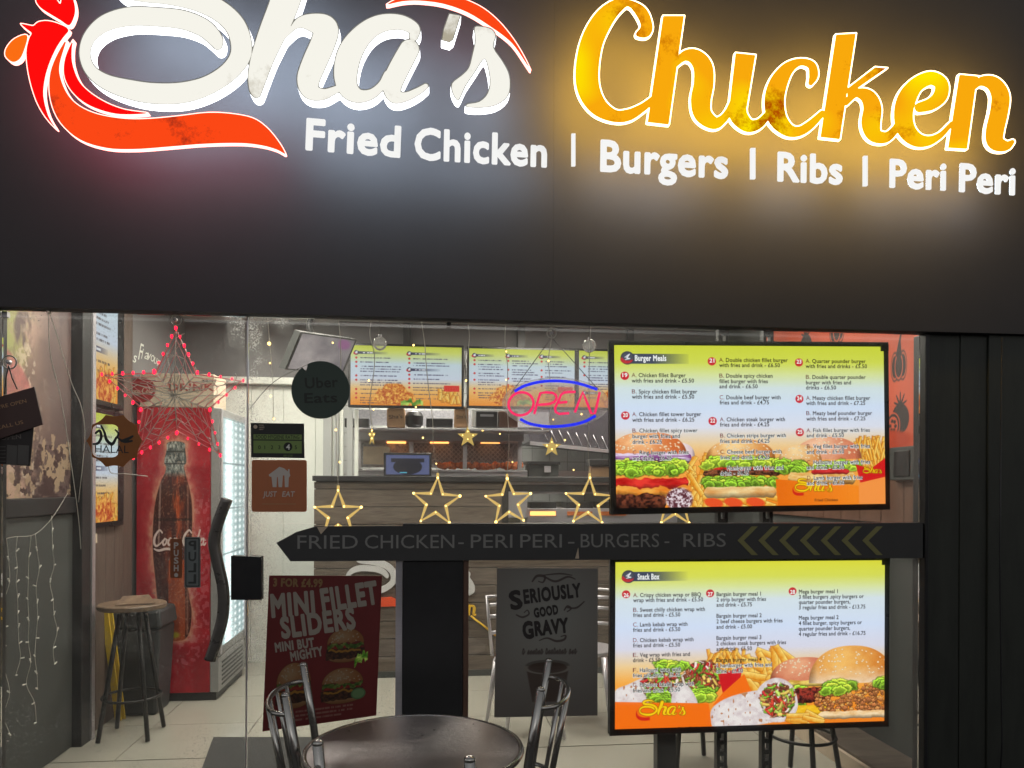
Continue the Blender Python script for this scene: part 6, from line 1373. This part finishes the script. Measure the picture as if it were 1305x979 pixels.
# big red star decoration
rs = thing('red_star_decoration', 'large wire star with red bulbs hanging at the top of the glass door', 'star decoration', onY(224, 490, -.0))
Z6 = lambda x, y: (100+x/4.256, 390+y/4.256)
out = [(530, 130), (640, 370), (885, 408), (705, 560), (765, 802), (535, 678), (305, 812), (350, 560), (140, 375), (420, 365)]
RY = .03; fo = [onY(*Z6(*q), RY) for q in out]; cn = onY(*Z6(530, 490), RY)
M['rwire'] = mat('clear_pink_wire', (.75, .22, .24), .4, var=.05)
obj('outer_frame', MB().tube(fo, .0032, 6, closed=True), M['rwire'], rs)
for f_, dy in ((.86, -.03), (.66, 0), (.45, 0)): obj('inner_frame', MB().tube([cn+(q-cn)*f_+Vector((0, dy*0, 0)) for q in fo], .002, 5, closed=True), M['rwire'], rs)
web = MB(); rg = random.Random(4)
for k in range(10):
    a_ = cn+Vector((0, -.02, 0)); b_ = fo[k]; web.tube([a_, b_], .0017, 4)
    b2 = fo[(k+1) % 10]; m_ = (b_+b2)/2; web.tube([cn+(m_-cn)*.05, cn+(m_-cn)*.97], .0014, 4)
    for f_ in (.3, .62): web.tube([cn+(b_-cn)*f_, cn+(m_-cn)*(f_+.22), cn+(b2-cn)*f_], .0014, 4)
    for j in range(5):
        s0 = cn+(b_-cn)*(.2+.17*j); an = rg.random()*6.28; e_ = s0+Vector((math.cos(an)*.035, -.008, math.sin(an)*.035)); web.tube([s0, (s0+e_)/2+Vector((.008, 0, .006)), e_], .0013, 4)
obj('wire_web', web, M['wire_white'], rs)
for k in range(10):
    a_, b_ = fo[k], fo[(k+1) % 10]; L_ = (b_-a_).length; n_ = max(2, int(L_/.034))
    for j in range(n_):
        p = a_.lerp(b_, j/n_); d_ = (p-cn).normalized()*.007; place(rbulb_me, 'bulb', p+d_+Vector((0, -.004, 0)), rs, 1.4 if j == 0 else 1.0)
obj('hook', MB().tube([onY(224.5, 408, .012), fo[0]], .002, 5), M['bag'], rs)

# icicle light curtain on the left wall
ic = thing('icicle_lights', 'unlit white icicle light curtain hanging over the dark lower wall panel', 'fairy lights', (XL+.06, .8, 1.3))
XI = XL+.06
sw_ = [xw(x, y, XI) for x, y in ((-60, 640), (-25, 672), (0, 686), (20, 684), (42, 682), (58, 670), (72, 652), (86, 629))]
obj('lead_wire', wire(sw_), M['wire_white'], ic)
stick = MB().tube([(0, 0, 0), (.0, .012, .003)], .0028, 5); stick.tube([(0, .012, .003), (0, .02, .005)], .0034, 5)
stm = stick.mesh('bulb', Vector((0, 0, 0))); M['clear_bulb'] = mat('clear_bulb_plastic', (.75, .72, .66), .3, var=0); stm.materials.append(M['clear_bulb'])
rg = random.Random(9)
for x_, y0_, y1_ in ((-42, 662, 900), (-20, 676, 930), (8, 686, 940), (22, 684, 860), (37, 683, 925), (47, 680, 880), (67, 657, 848)):
    a_ = xw(x_, y0_, XI); zb = xw(x_, y1_, XI).z; P = []; n = 9
    for k in range(n+1): P.append(Vector((XI+(rg.random()-.5)*.02, a_.y+(rg.random()-.5)*.035*(k > 0)+(.05*(k/n)**3)*rg.random(), a_.z+(zb-a_.z)*k/n)))
    obj('strand', wire(P), M['wire_white'], ic)
    for k in range(1, n+1):
        o = place(stm, 'bulb', P[k], ic); o.rotation_euler = (rg.random()*1.5-.5, 0, rg.choice((0, math.pi))+rg.random()*.6-.3); o.scale = (1.1,)*3

# ================================================================== table and chairs outside
tc = atD(528, 966, 2.12); tz = .735
tb_ = thing('bistro_table', 'round hammered metal bistro table in front of the dark column', 'table', (tc.x, tc.y, 0))
obj('table_top', MB().lathe([(.294, tz-.012), (.296, tz-.004), (.292, tz)], (tc.x, tc.y, 0), 64), M['hammered'], tb_)
obj('rim', MB().tube([(tc.x+.3*math.cos(k*math.pi/32), tc.y+.3*math.sin(k*math.pi/32), tz-.006) for k in range(64)], .009, 8, closed=True), M['chrome'], tb_)
obj('pedestal', MB().lathe([(.03, .06), (.028, tz-.03), (.08, tz-.0135)], (tc.x, tc.y, 0), 24), M['chrome'], tb_)
for k in range(4):
    a_ = k*math.pi/2+.6; obj('foot', MB().tube([(tc.x, tc.y, .09), (tc.x+.15*math.cos(a_), tc.y+.15*math.sin(a_), .05), (tc.x+.26*math.cos(a_), tc.y+.26*math.sin(a_), .013)], [.022, .018, .012], 8), M['chrome'], tb_)
def bistro_chair(label):
    t = thing('bistro_chair', label, 'chair', (0, 0, 0), 'tubular metal chairs around the bistro table')
    HB = .875; hw = .185
    seat = MB()
    for k in range(7): obj('seat_slat', BX(-.17, .17, -.17+k*.051, -.13+k*.051, .447, .455), M['chrome'], t)
    obj('seat_frame', MB().tube([(sx*.18, sy*.185, .438) for sx, sy in ((-1, -1), (1, -1), (1, 1), (-1, 1))], .011, 8, closed=True), M['chrome'], t)
    for sx in (-1, 1):
        obj('rear_post', MB().tube([(sx*hw, -.21, .01), (sx*hw, -.195, .44), (sx*hw, -.23, .68), (sx*hw, -.262, HB)], .0125, 12), M['chrome'], t)
        p_ = Vector((sx*hw, -.262, HB)); obj('post_cap', MB().ball(p_, .0135, 12, 6, (1, 1, .7)), M['chrome'], t)
        obj('leg', MB().tube([(sx*.185, .19, .43), (sx*.19, .2, .01)], .0125, 10), M['chrome'], t)
    def arc(z, bulge, y0, r, nm): 
        pts = [(hw*math.cos(math.pi-k*math.pi/14), y0-bulge*math.sin(k*math.pi/14)**.8, z) for k in range(15)]; obj(nm, MB().tube(pts, r, 8), M['chrome'], t); return pts
    tp_ = arc(HB-.055, .085, -.252, .0075, 'top_rail'); lo_ = arc(.52, .075, -.205, .0075, 'lower_rail')
    for k in (3, 5, 7, 9, 11): obj('back_bar', MB().tube([lo_[k], tp_[k]], .0065, 8), M['chrome'], t)
    return t
ch = bistro_chair('tubular metal chair on the left of the bistro table, against the red burger poster')
# rear posts seen at (388,840) far and (358,885) near
def set_chair(o, pa, pb):
    """pa, pb: tops of the rear posts (x=-hw, x=+hw) on the ground plan"""
    d_ = (pb-pa); ang = math.atan2(d_.y, d_.x); mid = (pa+pb)/2; off = Vector((-.262*-math.sin(ang), -.262*math.cos(ang), 0)); o.location = (mid.x-off.x, mid.y-off.y, 0); o.rotation_euler = (0, 0, ang)
def top_at(px, py, z=.88):
    p = onZ(px, py, z); return Vector((p.x, p.y, 0))
def post_pair(a, b):
    A, B = top_at(*a), top_at(*b); m_ = (A+B)/2; d_ = (B-A).normalized()*.185; return m_-d_, m_+d_
A, B = post_pair((388, 843), (362, 887)); set_chair(ch, A, B)     # left chair faces +X: x=-hw post is the far one
rc = copy_thing(ch, (0, 0, 0), 0, 'tubular metal chair on the right of the bistro table, against the grey gravy poster', 'tubular metal chairs around the bistro table')
A, B = post_pair((688, 880), (700, 838)); set_chair(rc, A, B)
nc = copy_thing(ch, (0, 0, 0), 0, 'tubular metal chair nearest the camera, only its post tops showing in front of the table', 'tubular metal chairs around the bistro table')
A, B = post_pair((408, 945), (595, 965)); set_chair(nc, A, B)
